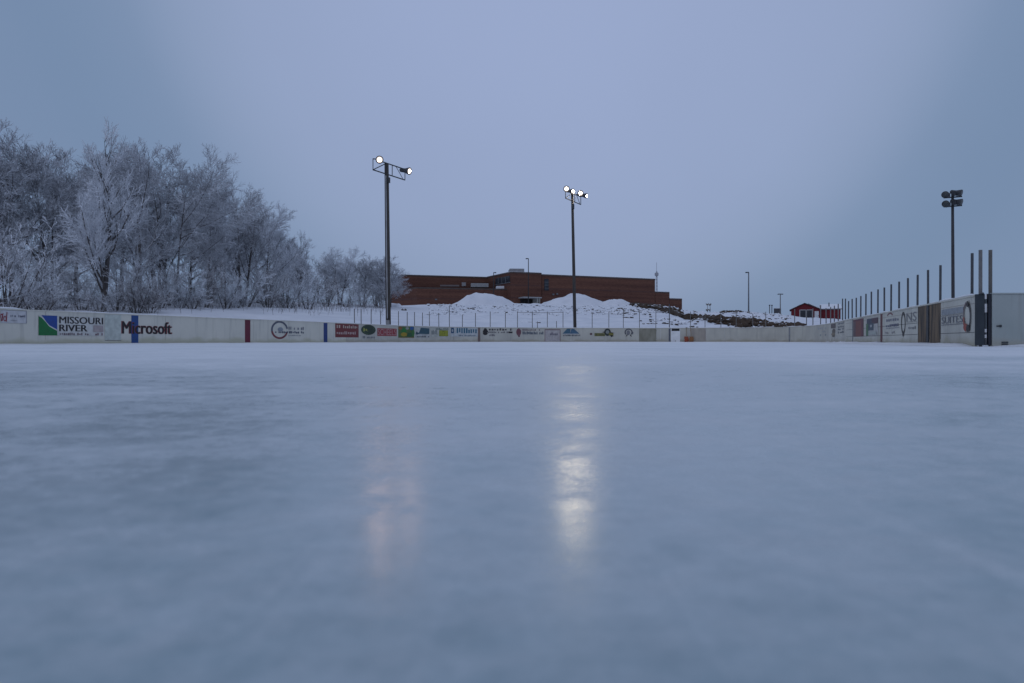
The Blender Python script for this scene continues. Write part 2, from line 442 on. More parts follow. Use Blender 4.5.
# ------------------------------------------------------------------ lettering
def text_mesh(s, bold=0.0):
    cu = bpy.data.curves.new('lettering', 'FONT'); cu.body = s; cu.offset = bold; cu.resolution_u = 3
    ob = bpy.data.objects.new('lettering', cu); COL.objects.link(ob)
    dg = bpy.context.evaluated_depsgraph_get(); me = bpy.data.meshes.new_from_object(ob.evaluated_get(dg))
    v = [tuple(q.co[:2]) for q in me.vertices]; f = [tuple(p.vertices) for p in me.polygons]
    bpy.data.objects.remove(ob); bpy.data.curves.remove(cu); bpy.data.meshes.remove(me)
    x0, x1 = min(a for a, _ in v), max(a for a, _ in v); y0, y1 = min(b for _, b in v), max(b for _, b in v)
    return [((a-x0)/(x1-x0), (b-y0)/(y1-y0)) for a, b in v], f
def advert(root, org, px0, px1, y0, y1, items, label, name='advert_panel'):
    """a printed panel laid on the boards; u runs along them, v up"""
    s0, s1 = s_of(px0), s_of(px1); d = at_s((s0+s1)/2)[0].y
    zt, zb = min(Z(y0, d), BT-.045), Z(y1, d)
    mats, mb = [], MB(); off = [.0072]
    def mi(c):
        m = ink(c)
        if m not in mats: mats.append(m)
        return mats.index(m)
    def put(uv, fs, c):
        off[0] += .0016
        mb.add([bpt(s0+(s1-s0)*u, zb+(zt-zb)*v, off[0]) for u, v in uv], fs, mi(c))
    def grid(u0,u1,v0,v1,c):
        n = max(1, int((s1-s0)*(u1-u0)/.12)); uv, fs = [], []
        for i in range(n+1):
            u = u0+(u1-u0)*i/n; uv += [(u,v0),(u,v1)]
        for i in range(n): fs.append((2*i,2*i+2,2*i+3,2*i+1))
        put(uv, fs, c)
    for it in items:
        k = it[0]
        if k == 'rect': grid(*it[1:5], it[5])
        elif k == 'poly': put(it[1], [tuple(range(len(it[1])))], it[2])
        elif k == 'text':
            _, s, u0,u1,v0,v1,c, bold = it
            v, f = text_mesh(s); w = (u1-u0)/len(s)*bold*4
            for sh in ((0,) if bold < .005 else (-w, 0, w)):      # heavier strokes: the letters printed again a little to the side
                off[0] -= .0010; put([(u0+(u1-u0)*a+sh, v0+(v1-v0)*b) for a, b in v], f, c)
        elif k == 'disc':
            _, cu, cv, ru, rv, c = it; put([(cu+ru*math.cos(t*math.pi/10), cv+rv*math.sin(t*math.pi/10)) for t in range(20)], [tuple(range(20))], c)
        elif k == 'ring':
            _, cu, cv, ru, rv, th, c, a0, a1 = it; n = 22; uv = []
            for t in range(n+1):
                a = math.radians(a0+(a1-a0)*t/n)
                uv += [(cu+ru*math.cos(a), cv+rv*math.sin(a)), (cu+ru*(1-th)*math.cos(a), cv+rv*(1-th)*math.sin(a))]
            put(uv, [(2*i,2*i+2,2*i+3,2*i+1) for i in range(n)], c)
        elif k == 'marks':   # lettering too small to read in the photograph: strokes of its size and colour
            _, u0,u1,v0,v1,c,n,seed = it; r = random.Random(seed); uv, fs = [], []
            w = (u1-u0)/n
            for i in range(n):
                if r.random() < .12: continue
                a, b = u0+w*i+w*.1, u0+w*i+w*r.uniform(.6,.85); kk = len(uv)
                lo = v0 + (v1-v0)*r.choice([0,0,0,.15]); hi = v1-(v1-v0)*r.choice([0,0,.2,.3])
                uv += [(a,lo),(b,lo),(b,hi),(a,hi)]; fs.append((kk,kk+1,kk+2,kk+3))
            put(uv, fs, c)
    o = mb.build(name, mats, root, org); o['label'] = label
    return o
K = (.025,.022,.025); RED = (.30,.025,.03); W_ = (.62,.62,.60); PALE = (.55,.55,.52)
# left boards
advert(bL,oL, 0.5,26.5, 310.5,323.2, [('rect',0,1,.0,1,(.56,.56,.58)),('rect',0,1,.0,.02,(.3,.3,.34)),('rect',.965,1,.0,1,(.3,.3,.34)),('rect',0,1,.98,1,(.3,.3,.34)),
  ('ring',.03,.42,.06,.3,.35,(.34,.06,.08),-120,200),('poly',[(-.0,.2),(.03,.2),(.1,.75),(.07,.75)],(.34,.06,.08)),('ring',.15,.34,.05,.22,.4,(.34,.06,.08),0,360),('poly',[(.19,.1),(.22,.1),(.24,.85),(.21,.85)],(.34,.06,.08)),
  ('marks',.36,.62,.48,.66,(.10,.11,.16),9,1),('marks',.66,.93,.48,.66,(.10,.11,.16),9,2),('marks',.36,.6,.18,.25,(.3,.3,.34),9,3)], 'framed white sign with red script and dark lettering')
wave = [(0,1),(.06,.88),(.13,.62),(.19,.40),(.27,.27),(.33,.16),(.36,0)]
wl = [(u,1-(1-v)) for u, v in wave]
edge_l = [(.0,.96),(.05,.86),(.105,.66),(.15,.46),(.20,.36),(.27,.24),(.315,.12),(.34,.0)]
edge_r = [(.045,1),(.09,.86),(.14,.66),(.185,.50),(.24,.40),(.30,.29),(.355,.16)]
advert(bL,oL, 38.3,103.5, 316.4,335.6, [('rect',0,1,0,1,(.60,.60,.58)),
  ('poly',[(0,0)]+[(u,v) for u,v in reversed(edge_l)],(.018,.20,.06)),
  ('poly',[(u*.78,v) for u,v in edge_r]+[(.272,1)],(.03,.085,.36)) if False else ('poly',[(.04,1),(.075,.86),(.115,.66),(.16,.50),(.215,.40),(.258,.33),(.272,.28),(.272,1)],(.03,.085,.36)),
  ('rect',.272,1,0,1,(.60,.60,.58)),
  ('text','MISSOURI',.305,.985,.62,.98,K,.014),('text','RIVER',.305,.735,.22,.56,K,.016),('marks',.305,.76,.02,.15,(.12,.07,.09),15,4),('marks',.86,.99,.02,.15,(.2,.1,.12),4,5),('rect',.83,.99,.2,.56,(.50,.43,.43))], 'advert with green and blue river emblem and bold black lettering')
advert(bL,oL, 121.8,171.5, 321.6,334.0, [('text','Microsoft',.0,1,.0,1,(.26,.04,.05),.026),('text','Microsoft',.01,.985,.0,.96,K,.014)], 'large black painted lettering with red edge over the blue stripe')
advert(bL,oL, 104.6,121.0, 314.3,340.6, [('rect',0,1,0,1,(.53,.57,.53)),('rect',0,1,.0,.02,(.12,.12,.13))], 'plain grey-green patch panel between the two black adverts')
advert(bL,oL, 271.3,304, 320.8,339.4, [('ring',.24,.52,.25,.5,.2,(.11,.12,.16),10,190),('ring',.24,.52,.25,.5,.2,(.22,.06,.07),190,345),('disc',.26,.55,.08,.12,(.3,.33,.38)),
  ('marks',.1,.5,.35,.45,(.07,.09,.16),8,6),('marks',.5,1,.55,.72,(.22,.23,.28),9,7),('marks',.52,1,.34,.47,(.07,.09,.16),9,8),('marks',.5,.95,.2,.25,(.3,.3,.36),10,9)], 'thin dark and red ring emblem with small dark lettering')
# end boards
advert(bE,oE, 347,358.5, 323.6,337.4, [('rect',-.9,1,0,1,(.21,.035,.04)),('marks',-.82,.92,.68,.9,(.55,.45,.38),11,10),('marks',-.82,.92,.22,.44,(.55,.42,.40),12,11)], 'dark red advert with two lines of white lettering')
advert(bE,oE, 361,375.6, 325.0,339.2, [('disc',.5,.66,.5,.36,(.02,.04,.025)),('ring',.5,.66,.42,.3,.12,(.06,.13,.05),0,360),('marks',.14,.86,.55,.76,(.42,.42,.10),5,12),('marks',.1,.95,.06,.22,(.2,.21,.22),9,13)], 'dark green oval emblem with yellow lettering')
advert(bE,oE, 377.2,396.6, 328.4,336.0, [('rect',0,1,0,1,(.36,.05,.06)),('text','SCHEELS',.03,.97,.1,.92,(.50,.30,.30),.0)], 'red banner with pale block lettering')
advert(bE,oE, 398.2,414.0, 326.6,337.8, [('rect',0,1,0,1,(.10,.17,.05)),('disc',.35,.6,.16,.28,(.03,.22,.05)),('disc',.35,.3,.2,.18,(.42,.30,.03)),('disc',.85,.85,.13,.17,(.03,.12,.36)),('disc',.12,.85,.12,.14,(.30,.12,.04)),('disc',.55,.85,.1,.12,(.3,.32,.3)),('disc',.7,.25,.16,.22,(.03,.12,.05)),('disc',.92,.45,.1,.3,(.05,.2,.05)),('rect',0,1,0,.06,(.24,.18,.05))], 'green picture advert with orange and blue spots')
advert(bE,oE, 414.8,429.6, 327.2,337.8, [('rect',0,1,0,1,(.46,.48,.47)),('poly',[(.02,.38),(.3,.5),(.42,.95),(.98,.9),(.98,.36)],(.05,.12,.16)),('poly',[(.05,.32),(.1,.6),(.3,.4),(.2,.3)],(.03,.05,.08)),('marks',.03,.97,.04,.18,(.05,.05,.06),10,14)], 'advert with dark teal mountain shape')
advert(bE,oE, 430.6,449.0, 327.0,337.0, [('rect',0,1,0,1,(.47,.48,.44)),('marks',.3,.98,.74,.9,(.06,.11,.09),9,15),('rect',.48,.95,.08,.7,(.24,.26,.03)),('marks',.5,.93,.14,.64,(.42,.44,.05),5,16),('marks',.04,.4,.25,.7,(.2,.22,.22),5,17)], 'advert with yellow block and dark green lettering')
advert(bE,oE, 450.4,477.8, 326.9,336.6, [('rect',0,1,0,1,(.50,.53,.54)),('rect',.02,.13,.36,.96,(.03,.09,.18)),('disc',.075,.66,.03,.16,(.4,.45,.5)),('marks',.22,.98,.38,.94,(.05,.17,.26),9,18),('marks',.3,.98,.04,.2,(.18,.22,.26),16,19)], 'advert with large blue lettering')
stripe(479.0, .20, (.28,.20,.18), bE, oE, 'brownish joint strip')
advert(bE,oE, 482.5,512.4, 327.4,337.2, [('disc',.09,.42,.08,.2,K),('poly',[(.0,.55),(.2,.55),(.12,.95),(.06,.95)],K),('marks',.2,1,.72,.95,(.06,.05,.06),9,20),('marks',.17,.85,.44,.62,(.12,.11,.13),14,21),('rect',.86,1,.44,.62,K),('marks',.22,.42,.12,.32,(.15,.14,.17),5,22)], 'black emblem and two lines of black lettering')
advert(bE,oE, 515.5,544.0, 327.6,337.0, [('disc',.11,.55,.085,.42,(.20,.08,.10)),('poly',[(.06,.35),(.16,.35),(.15,.0),(.1,.0)],(.2,.1,.12)),('marks',.24,.86,.72,.9,(.22,.16,.18),14,23),('marks',.24,.98,.3,.62,(.10,.13,.18),15,24)], 'maroon round emblem with grey lettering')
advert(bE,oE, 544.6,560.4, 329.4,341.2, [('rect',0,1,0,1,(.46,.43,.43)),('rect',0,1,.94,1,(.16,.06,.09)),('rect',0,.04,0,1,(.3,.2,.22)),('rect',.96,1,0,1,(.22,.12,.14)),('marks',.34,.85,.5,.66,(.13,.13,.17),7,25),('poly',[(.42,.72),(.5,.5),(.56,.52),(.48,.78)],(.22,.2,.24))], 'grey framed panel with dark red top edge')
advert(bE,oE, 561.5,581.5, 328.2,337.4, [('poly',[(.05,.42),(.28,.97),(.46,.97),(.42,.42)],(.07,.16,.24)),('poly',[(.42,.42),(.5,.97),(.62,.97),(.9,.42)],(.08,.17,.27)),('rect',.05,.85,.36,.42,(.5,.52,.54)),('marks',.08,.96,.14,.32,(.09,.10,.13),12,26)], 'pale blue mountain emblem with dark lettering')
advert(bE,oE, 589.5,614.5, 328.2,337.6, [('disc',.06,.40,.05,.12,(.14,.06,.08)),('rect',.2,.62,.16,.5,(.20,.20,.07)),('marks',.24,.62,.22,.44,(.09,.09,.05),5,27),('disc',.72,.6,.13,.42,(.035,.045,.04)),('disc',.72,.62,.07,.2,(.27,.29,.28)),('disc',.86,.38,.1,.2,(.22,.20,.05)),('poly',[(.5,.6),(.62,.7),(.62,.52)],K),('poly',[(.84,.6),(1,.52),(.84,.48)],K),('poly',[(.84,.3),(.98,.2),(.86,.05)],K)], 'black and olive emblem with a small maroon spot')
advert(bE,oE, 624.6,633.4, 328.4,336.8, [('ring',.45,.55,.46,.46,.3,(.09,.09,.11),-40,220),('disc',.42,.5,.2,.3,(.2,.2,.22)),('poly',[(.1,.0),(.28,.35),(.32,.12)],K),('poly',[(.62,.12),(.66,.35),(.84,.0)],K),('poly',[(.92,.2),(1,.5),(.84,.75)],(.14,.14,.16))], 'small round black ring emblem')
advert(bE,oE, 671.6,679.6, 328.6,331.0, [('rect',0,1,0,1,(.012,.012,.014))], 'black bar across the white panel in the opening', name='black_bar')
stripe(669.6, .14, (.14,.15,.19), bE, oE, 'dark jamb of the opening')
advert(bE,oE, 818,826.5, 327,336.6, [('marks',0,1,.75,.95,(.40,.43,.44),5,30),('marks',.2,.9,.45,.6,(.38,.41,.43),5,31),('marks',0,1,.1,.28,(.25,.32,.36),5,32)], 'faded bluish lettering')
advert(bE,oE, 831.0,835.6, 323.8,336.8, [('rect',.0,1,.66,1,(.12,.10,.10)),('disc',.6,.42,.35,.2,(.13,.11,.09)),('disc',.5,.2,.4,.12,(.28,.23,.16)),('disc',.55,.06,.3,.08,(.13,.11,.08))], 'dark brown upright emblem')
advert(bE,oE, 838.0,844.2, 322.0,334.0, [('marks',0,1,.82,.98,(.22,.24,.28),6,33),('marks',0,1,.55,.68,(.22,.24,.27),6,34),('marks',0,1,.34,.48,(.18,.2,.24),6,35),('marks',0,1,.06,.22,(.13,.15,.18),6,36)], 'four lines of grey lettering')
# right boards
advert(bR,oR, 853.6,863.6, 319.2,336.6, [('rect',0,1,0,1,(.24,.075,.065)),('rect',0,.25,0,1,(.15,.09,.10)),('rect',0,1,.9,1,(.15,.04,.06)),('rect',.8,1,0,1,(.17,.05,.07))], 'faded dark red advert panel')
advert(bR,oR, 866.5,878.2, 318.0,335.6, [('rect',0,1,0,1,(.48,.47,.45)),('rect',.05,1,.7,.98,(.06,.08,.12)),('rect',.5,1,.66,.98,(.09,.05,.07)),('rect',.1,.65,.3,.7,(.07,.11,.15)),('rect',0,.2,.0,.7,(.08,.2,.10)),('rect',.2,.9,.05,.25,(.42,.45,.42)),('disc',.45,.55,.08,.08,(.45,.46,.46))], 'dark blue and green advert block')
advert(bR,oR, 885.5,899.5, 313.6,334.6, [('ring',.35,.9,.22,.16,.35,(.26,.10,.12),10,170),('marks',.05,1,.64,.76,(.25,.26,.32),6,40),('marks',.05,1,.38,.5,(.16,.17,.25),7,41),('rect',.05,1,.3,.33,(.3,.3,.34)),('marks',.0,.7,.06,.16,(.38,.37,.38),6,42)], 'advert with thin red arc and grey-blue lettering')
advert(bR,oR, 901.0,917.6, 310.8,334.6, [('ring',.16,.5,.14,.5,.28,(.035,.03,.03),0,360),('poly',[(.1,.0),(.16,-.1),(.22,.0),(.2,.14),(.12,.14)],(.035,.03,.03)),('text','NS',.36,.95,.55,.92,(.22,.22,.23),.0),('rect',.36,1,.52,.535,(.2,.2,.2)),('marks',.36,.95,.22,.34,(.28,.28,.29),5,43)], 'long black loop emblem with grey block letters')
advert(bR,oR, 941.2,971.0, 302.0,331.4, [('rect',.02,.78,.60,.80,(.35,.38,.41)),('rect',.02,.80,.23,.245,(.3,.3,.3)),('text','SUITES',.03,.76,.29,.53,(.20,.21,.24),.01),('rect',.0,.78,.56,.575,(.2,.21,.24)),('rect',.0,.78,.24,.255,(.2,.21,.24)),
  ('ring',.90,.45,.115,.5,.26,(.05,.05,.06),-70,70),('ring',.90,.45,.115,.5,.2,(.13,.09,.10),100,180),('ring',.90,.45,.115,.5,.34,(.42,.12,.09),180,262),('disc',.86,.12,.06,.12,(.42,.09,.06)),('disc',.94,.08,.05,.12,K),('disc',.93,.86,.035,.1,K)], 'white advert with grey lettering and black-red ring emblem')

# ------------------------------------------------------------------ gate and right hand approach wall
gx0, gd = 975.6, 14.35
gate = empty('rink_gate', (X(984,gd), gd, 0), 'dark metal gate standing between the right boards and the plain grey wall', 'gate')
go = tuple(gate.location)
def gpanel(pa, pb, mat, nm, z0, z1, th=.07, dy=0):
    m_ = MB(); xa, xb = X(pa,gd), X(pb,gd); m_.box(((xa+xb)/2, gd+dy, (z0+z1)/2), (xb-xa, th, z1-z0)); return m_.build(nm, mat, gate, go)
gpanel(975.9,983.6, pmat('slate_metal', (.040,.050,.060), (.030,.038,.046), scale=3, rough=.6), 'gate_leaf', .03, 1.10)
gpanel(987.6,992.0, pmat('slate_dark', (.028,.03,.042), (.022,.025,.032), scale=3, rough=.6), 'gate_leaf', .03, 1.11, dy=.01)
gpanel(983.9,987.4, BLACK, 'gap_frame', .03, 1.0, th=.03, dy=.06)
for z0, z1, w in ((.72,.90,.06),(.30,.37,.05),(.18,.25,.05),(1.0,1.1,.05)):
    m_ = MB(); m_.box((X(985.7,gd), gd+.02, (z0+z1)/2), (w,.03,z1-z0)); o = m_.build('latch_plate', pmat('white_plate', (.8,.8,.82)), gate, go)
m_ = MB(); m_.tube([(X(982.5,gd),gd-.04,1.09),(X(981,gd),gd-.06,1.12),(X(978.5,gd),gd-.05,1.1)], .018); m_.build('latch', CHAR, gate, go)
WALLM = board_mat('wall_paint', (.33,.37,.36), (.40,.43,.42), (.36,.36,.31))
wall = empty('rink_boards', (X(1040,14.3), 14.3, 0), 'plain grey board wall at far right, right of the dark gate', 'rink boards', 'boards around the rink')
wo = tuple(wall.location)
for k in range(5):
    xa = X(992.3,14.3) + (0 if k == 0 else 1.9+2.4*(k-1)); xb = X(992.3,14.3)+1.9+2.4*k
    m_ = MB(); m_.box(((xa+xb)/2, 14.34, .53), (xb-xa-.01, .06, 1.13)); m_.build('board_panel', WALLM, wall, wo)
m_ = MB(); m_.box((X(992.3,14.3)+5.75, 14.34, 1.112), (11.5, .09, .03)); m_.build('top_rail', WALLM, wall, wo)
m_ = MB(); m_.box((X(999,14.3), 14.302, .43), (.09,.012,.03)); m_.box((X(1000.6,14.3), 14.296, .43), (.035,.02,.05)); m_.build('latch', CHAR, wall, wo)
m_ = MB(); m_.box((X(1005,14.3), 14.302, .09), (.13,.014,.03)); m_.box((X(1005,14.3), 14.302, .05), (.13,.014,.025)); m_.build('hinge', CHAR, wall, wo)

# snow swept up against the foot of the boards
m_ = MB(); rng = random.Random(3); vsn, fsn = [], []
prev = None
def lip(s, hgt, wid):
    return [bpt(s,.0,.0), bpt(s,hgt,.016), bpt(s,hgt*.75,wid*.45), bpt(s,.002,wid)]
s = s_of(2) - 12; rows = []
while s < STOT-.02:
    px_r = s > S_B
    f_ = mnoise.noise(Vector((s*.8, 0, 0)))*.5 + .5; f2 = mnoise.noise(Vector((s*3.1, 4, 0)))*.5+.5
    base = .075 if px_r else .035
    base *= max(.02, min(1, (STOT-.03-s)/.7))
    rows.append(lip(s, base*(.35+f_*.8+f2*.35), (.5 if px_r else .35)*(.5+f_)))
    s += .25
for r in rows: vsn += r
for i in range(len(rows)-1):
    a, b = i*4, i*4+4
    for k in range(3): fsn.append((a+k, b+k, b+k+1, a+k+1))
fsn += [(0,1,2,3), tuple(len(vsn)-4+k for k in (3,2,1,0))]
m_.add(vsn, fsn)
o = m_.build('snow_drift', SNOWCAP, smooth=True); tag(o, 'low ridge of swept snow along the foot of the rink boards', 'snow', kind='stuff')
m_ = MB(); rng = random.Random(9)
vsn, fsn = [], []
for i in range(60):
    x = 9.9 + i*.2; h_ = (.03+.05*(mnoise.noise(Vector((x*1.4,1,1)))*.5+.5))*max(.03, min(1, (x-9.9)/.8))
    vsn += [(x,14.3,h_),(x,14.15,h_*.8),(x,13.85-.2*mnoise.noise(Vector((x,2,2))),.002)]
for i in range(59):
    a, b = i*3, i*3+3
    for k in range(2): fsn.append((a+k, b+k, b+k+1, a+k+1))
fsn += [(0,2,1)]; m_.add(vsn, fsn); o = m_.build('snow_drift', SNOWCAP, smooth=True); tag(o, 'swept snow at the foot of the grey wall and gate', 'snow', kind='stuff')

# ------------------------------------------------------------------ posts along the boards
ORD = ['first','second','third','fourth','fifth','sixth','seventh','eighth','ninth','tenth','eleventh','twelfth','thirteenth','fourteenth','fifteenth','sixteenth','seventeenth','eighteenth','nineteenth','twentieth']
def board_post(px, ytop, mat, r, label, group, cat='post'):
    s = s_of(px); p, n = at_s(s); ray = Vector(((px-CX)/F, 1))
    d = p.y + .22/max(.15, -n.dot(ray)); q = Vector((X(px,d), d))
    zt = Z(ytop, d)
    root = empty('fence_post', (q.x, q.y, -.05), label, cat, group, rz=math.atan2(n.y,n.x))
    lean = random.uniform(-.012,.012)
    m_ = MB(); m_.tube([(0,0,0),(lean*.4,lean*.2,zt*.5),(lean,lean*.5,zt+.05)], r, n=8); m_.build('post', mat, root)
    for zz in (.35,.95):
        m_ = MB(); m_.box((.09,0,zz), (.12,.09,.05)); m_.build('bracket', mat, root)
    return root
right_posts = [(971.9,253.2),(940.1,265.2),(928.1,270),(917.3,274.8),(907.9,278.1),(899,281.6),(890.9,284.3),(884.3,287.5),(877.7,289.4),(871.3,291.6),(865.7,293.8),(860.6,296),(856.2,297.8),(852.3,298.9),(848.4,301),(845.3,298.6),(842.6,298.6)]
for i, (px, yt) in enumerate(right_posts):
    lab = {0:'tall dark post behind the ring emblem beside the gate',1:'dark post where the brown plywood meets the white advert',2:'dark post above the joint between the two brown plywood panels'}.get(i, f'dark post on the right hand boards, {ORD[i-3]} beyond the brown plywood panels')
    board_post(px, yt, DARKPOST, .029, lab, 'dark posts along the right hand boards')
for px, yt, lab, mt in ((980.4,250,'bluish grey tall post at the left gate leaf',GREYPOST),(990.3,250,'brownish grey tall post at the right gate leaf',pmat('worn_wood',(.17,.155,.14),(.11,.105,.10)))):
    d = 14.5; root = empty('fence_post', (X(px,d), d, -.05), lab, 'post', 'tall posts at the gate')
    m_ = MB(); m_.tube([(0,0,0),(0,0,Z(yt,d)+.05)], .036, n=8); m_.build('post', mt, root)
    m_ = MB(); m_.box((0,-.05,1.0), (.1,.09,.06)); m_.build('bracket', CHAR, root)
corner = [(838.4,303.8),(834.4,305.6),(830.6,307),(826.2,308),(820.5,305),(813,308.5),(806.5,310),(794.6,309)]
for i, (px, yt) in enumerate(corner):
    board_post(px, yt, GREYPOST, .03, f'thin grey post in front of the red hut, {ORD[i]} from the right', 'thin posts at the far right corner')
endp = [(354.6,308.6),(361.2,308.6),(371.1,309),(380.7,310.5),(398.5,311.2),(407.2,312),(414.6,312),(422.5,312.6),(429.5,311.6),(438.9,313),(449.4,305.5),(462.4,314.5),(475.5,313),(490.3,311.5),(505.4,313),
        (517.5,311.6),(532.4,311.6),(537.4,321.5),(547.3,311.6),(556.6,321),(563,311.6),(592.2,312),(608.8,312),(623.3,310),(639.5,311.5),(655.8,310),(669.4,304),(690.5,311.5),(705,313),(720.9,312),(736.2,310),(752.8,314),(765.7,311.8)]
for i, (px, yt) in enumerate(endp):
    if i < 4: lab = f'thin post behind the far left corner, {ORD[3-i]} to the left of the left floodlight pole'
    elif px < 572: lab = f'thin post behind the far boards, {ORD[i-4]} to the right of the left floodlight pole'
    else: lab = f'thin post behind the far boards, {ORD[i-21]} to the right of the four-lamp floodlight pole'
    board_post(px, yt, DARKPOST if px in (669.4,449.4) else GREYPOST, .026 if px != 669.4 else .035, lab, 'thin posts behind the far boards')
# wire run between a few of the far posts
m_ = MB()
a, b = [Vector((X(px,d_of(px)+.2), d_of(px)+.2, Z(312.2,d_of(px)))) for px in (517.5,563)]
m_.tube([a, (a+b)/2-Vector((0,0,.04)), b], .018, n=5)
o = m_.build('top_wire', GREYPOST); tag(o, 'thin rail strung along the far posts left of the four-lamp pole', 'rail')

# ------------------------------------------------------------------ snow shovels by the white opening panel
def shovel(px, col, label, lean, hz):
    s = s_of(px); p, n = at_s(s); d = p.y-.18
    root = empty('snow_shovel', (X(px,d), d, 0), label, 'shovel', 'snow shovels leaning on the far boards')
    m_ = MB()
    vs, fs = [], []
    for j in range(5):
        t = j/4; y = -.10 + .07*math.sin(t*math.pi)*-1 + t*.10
        for i in range(2): vs.append(((i*2-1)*.16, y, .01+t*.42))
    for j in range(5):
        t = j/4; y = -.10 + .07*math.sin(t*math.pi)*-1 + t*.10 + .02
        for i in range(2): vs.append(((i*2-1)*.16, y, .01+t*.42))
    for j in range(4):
        a = j*2; fs += [(a,a+1,a+3,a+2), (a+10,a+12,a+13,a+11), (a,a+2,a+12,a+10), (a+1,a+11,a+13,a+3)]
    fs += [(0,10,11,1),(8,9,19,18)]
    m_.add(vs, fs); m_.build('blade', ink(col), root)
    m_ = MB(); m_.tube([(0,-.02,.35),(lean*.5,.06,.8),(lean,.13,hz)], .02, n=6); m_.build('handle', pmat('ash_wood', (.30,.22,.14), (.22,.16,.11)), root)
    m_ = MB(); m_.tube([(lean-.07,.13,hz),(lean+.07,.13,hz)], .02, n=6); m_.build('grip', CHAR, root)
shovel(686.2, (.34,.07,.03), 'red-orange snow shovel leaning just right of the white opening panel', .06, 1.12)
shovel(691.2, (.30,.13,.05), 'orange snow shovel leaning against the pale plywood panel', -.04, 1.2)

# ------------------------------------------------------------------ floodlight poles
LAMP_DIM = emat('lamp_lens_dim', (1.0,.66,.48), 300.0)
LAMP = emat('lamp_lens', (1.0,.85,.60), 520.0); RIM_GLOW = emat('reflector_glow', (1.0,.80,.62), 1.0)  # reflector bowl emits a weak warm glow in place of reflected lamp light
HOUSE = pmat('lamp_housing', (.045,.048,.055), (.075,.078,.085), scale=6, rough=.55)
OFFLENS = pmat('unlit_lens', (.06,.07,.072), (.03,.037,.04), scale=4, rough=.25, spec=.6)
def flood(root, org, c, aim, r, lens):
    """spun reflector lamp; c = centre of the lens, aim = where it points"""
    aim = Vector(aim).normalized(); c = Vector(c)
    m_ = MB(); m_.lathe(c, -aim, [(-.015,r*1.02),(.0,r*1.03),(.16,r*.86),(.34,r*.66),(.40,r*.6),(.74,r*.58),(.80,r*.4)], n=18)
    h = m_.build('floodlight', HOUSE, root, org, smooth=True)
    m_ = MB(); m_.lathe(c, aim, [(.004,r*1.0),(.03,r*.45)], n=18); m_.build('reflector', RIM_GLOW if lens is not OFFLENS else OFFLENS, h, org, smooth=True)
    m_ = MB(); m_.lathe(c, aim, [(.032,r*.43),(.045,r*.3),(.05,r*.01)], n=18); m_.build('lens', lens, h, org, smooth=True)
    return h
def mast(px_b, d, px_t, y_t, r0, r1, label, mat=POLEWOOD):
    zb = terr(X(px_b,d), d) - .3
    b = Vector((X(px_b,d), d, zb)); t = Vector((X(px_t,d), d, Z(y_t,d)))
    root = empty('floodlight_pole', b, label, 'floodlight pole', 'floodlight poles round the rink'); org = tuple(b)
    m_ = MB(); m_.tube([b, b.lerp(t,.35), b.lerp(t,.7), t], [r0, r0*.9+r1*.1, r0*.5+r1*.5, r1], n=12); m_.build('pole', mat, root, org, smooth=True)
    return root, org, b, t
# left pole: lattice bracket with two lit lamps
root, org, b, t = mast(388.6, 46.0, 386.6, 163.5, .17, .14, 'left floodlight pole with pale conduit and two lit lamps')
m_ = MB(); q = [b.lerp(t, k) + Vector((-.03,-.185+.02*k,0)) for k in (.14,.3,.6,.93)]; m_.tube(q, .035, n=6); o = m_.build('conduit', pmat('pale_conduit', (.42,.43,.45), (.30,.30,.31), scale=1.5), root, org)
m_ = MB(); c = b.lerp(t,.09); m_.box((c.x+.0,c.y-.24,c.z+.25), (.22,.14,.5)); o = m_.build('switch_box', pmat('box_grey', (.30,.31,.32), (.2,.2,.2)), root, org)
m_ = MB(); c = b.lerp(t,.905); m_.box((c.x+.16,c.y-.1,c.z), (.16,.2,.34)); m_.build('ballast_box', CHAR, root, org)
A = Vector((.50,.866,0))
def arm(t, lo, hi, zl, zu, extra=()):
    m_ = MB()
    L0, L1 = t+A*lo+Vector((0,0,zl)), t+A*hi+Vector((0,0,zl)); U0, U1 = t+A*lo+Vector((0,0,zu)), t+A*hi+Vector((0,0,zu))
    m_.tube([L0,L1], .04, n=6); m_.tube([t+A*(lo*.35)+Vector((0,0,zu*.9)),U1], .04, n=6)
    for f in (lo, hi): m_.tube([t+A*f+Vector((0,0,zl)), t+A*f+Vector((0,0,zu))], .03, n=6)
    m_.tube([L0, t+Vector((0,0,zu*.9))], .03, n=6); m_.tube([t+A*(hi*.3)+Vector((0,0,zl)), t+A*(hi*.3)+Vector((0,0,zu))], .03, n=6)
    m_.tube([t+A*(hi*.5)+Vector((0,0,zu)), t+A*(hi*.9)+Vector((0,0,zl))], .022, n=6)
    return m_
arm(t, -1.35, 1.95, -.72, .02).build('bracket', CHAR, root, org)
c1 = P(379.6,159.8, t.y-1.3); c2 = P(409.4,171.2, t.y+1.3)
flood(root, org, c1, (.30,-.93,-.22), .25, LAMP_DIM)
flood(root, org, c2, (.86,-.46,-.22), .25, LAMP_DIM)
m_ = MB(); m_.tube([t+A*-1.35+Vector((0,0,.0)), c1+Vector((-.1,.35,.12))], .035, n=6); m_.tube([t+A*1.95, c2-Vector((.35,-.1,-.05))], .035, n=6); m_.build('lamp_arm', CHAR, root, org)
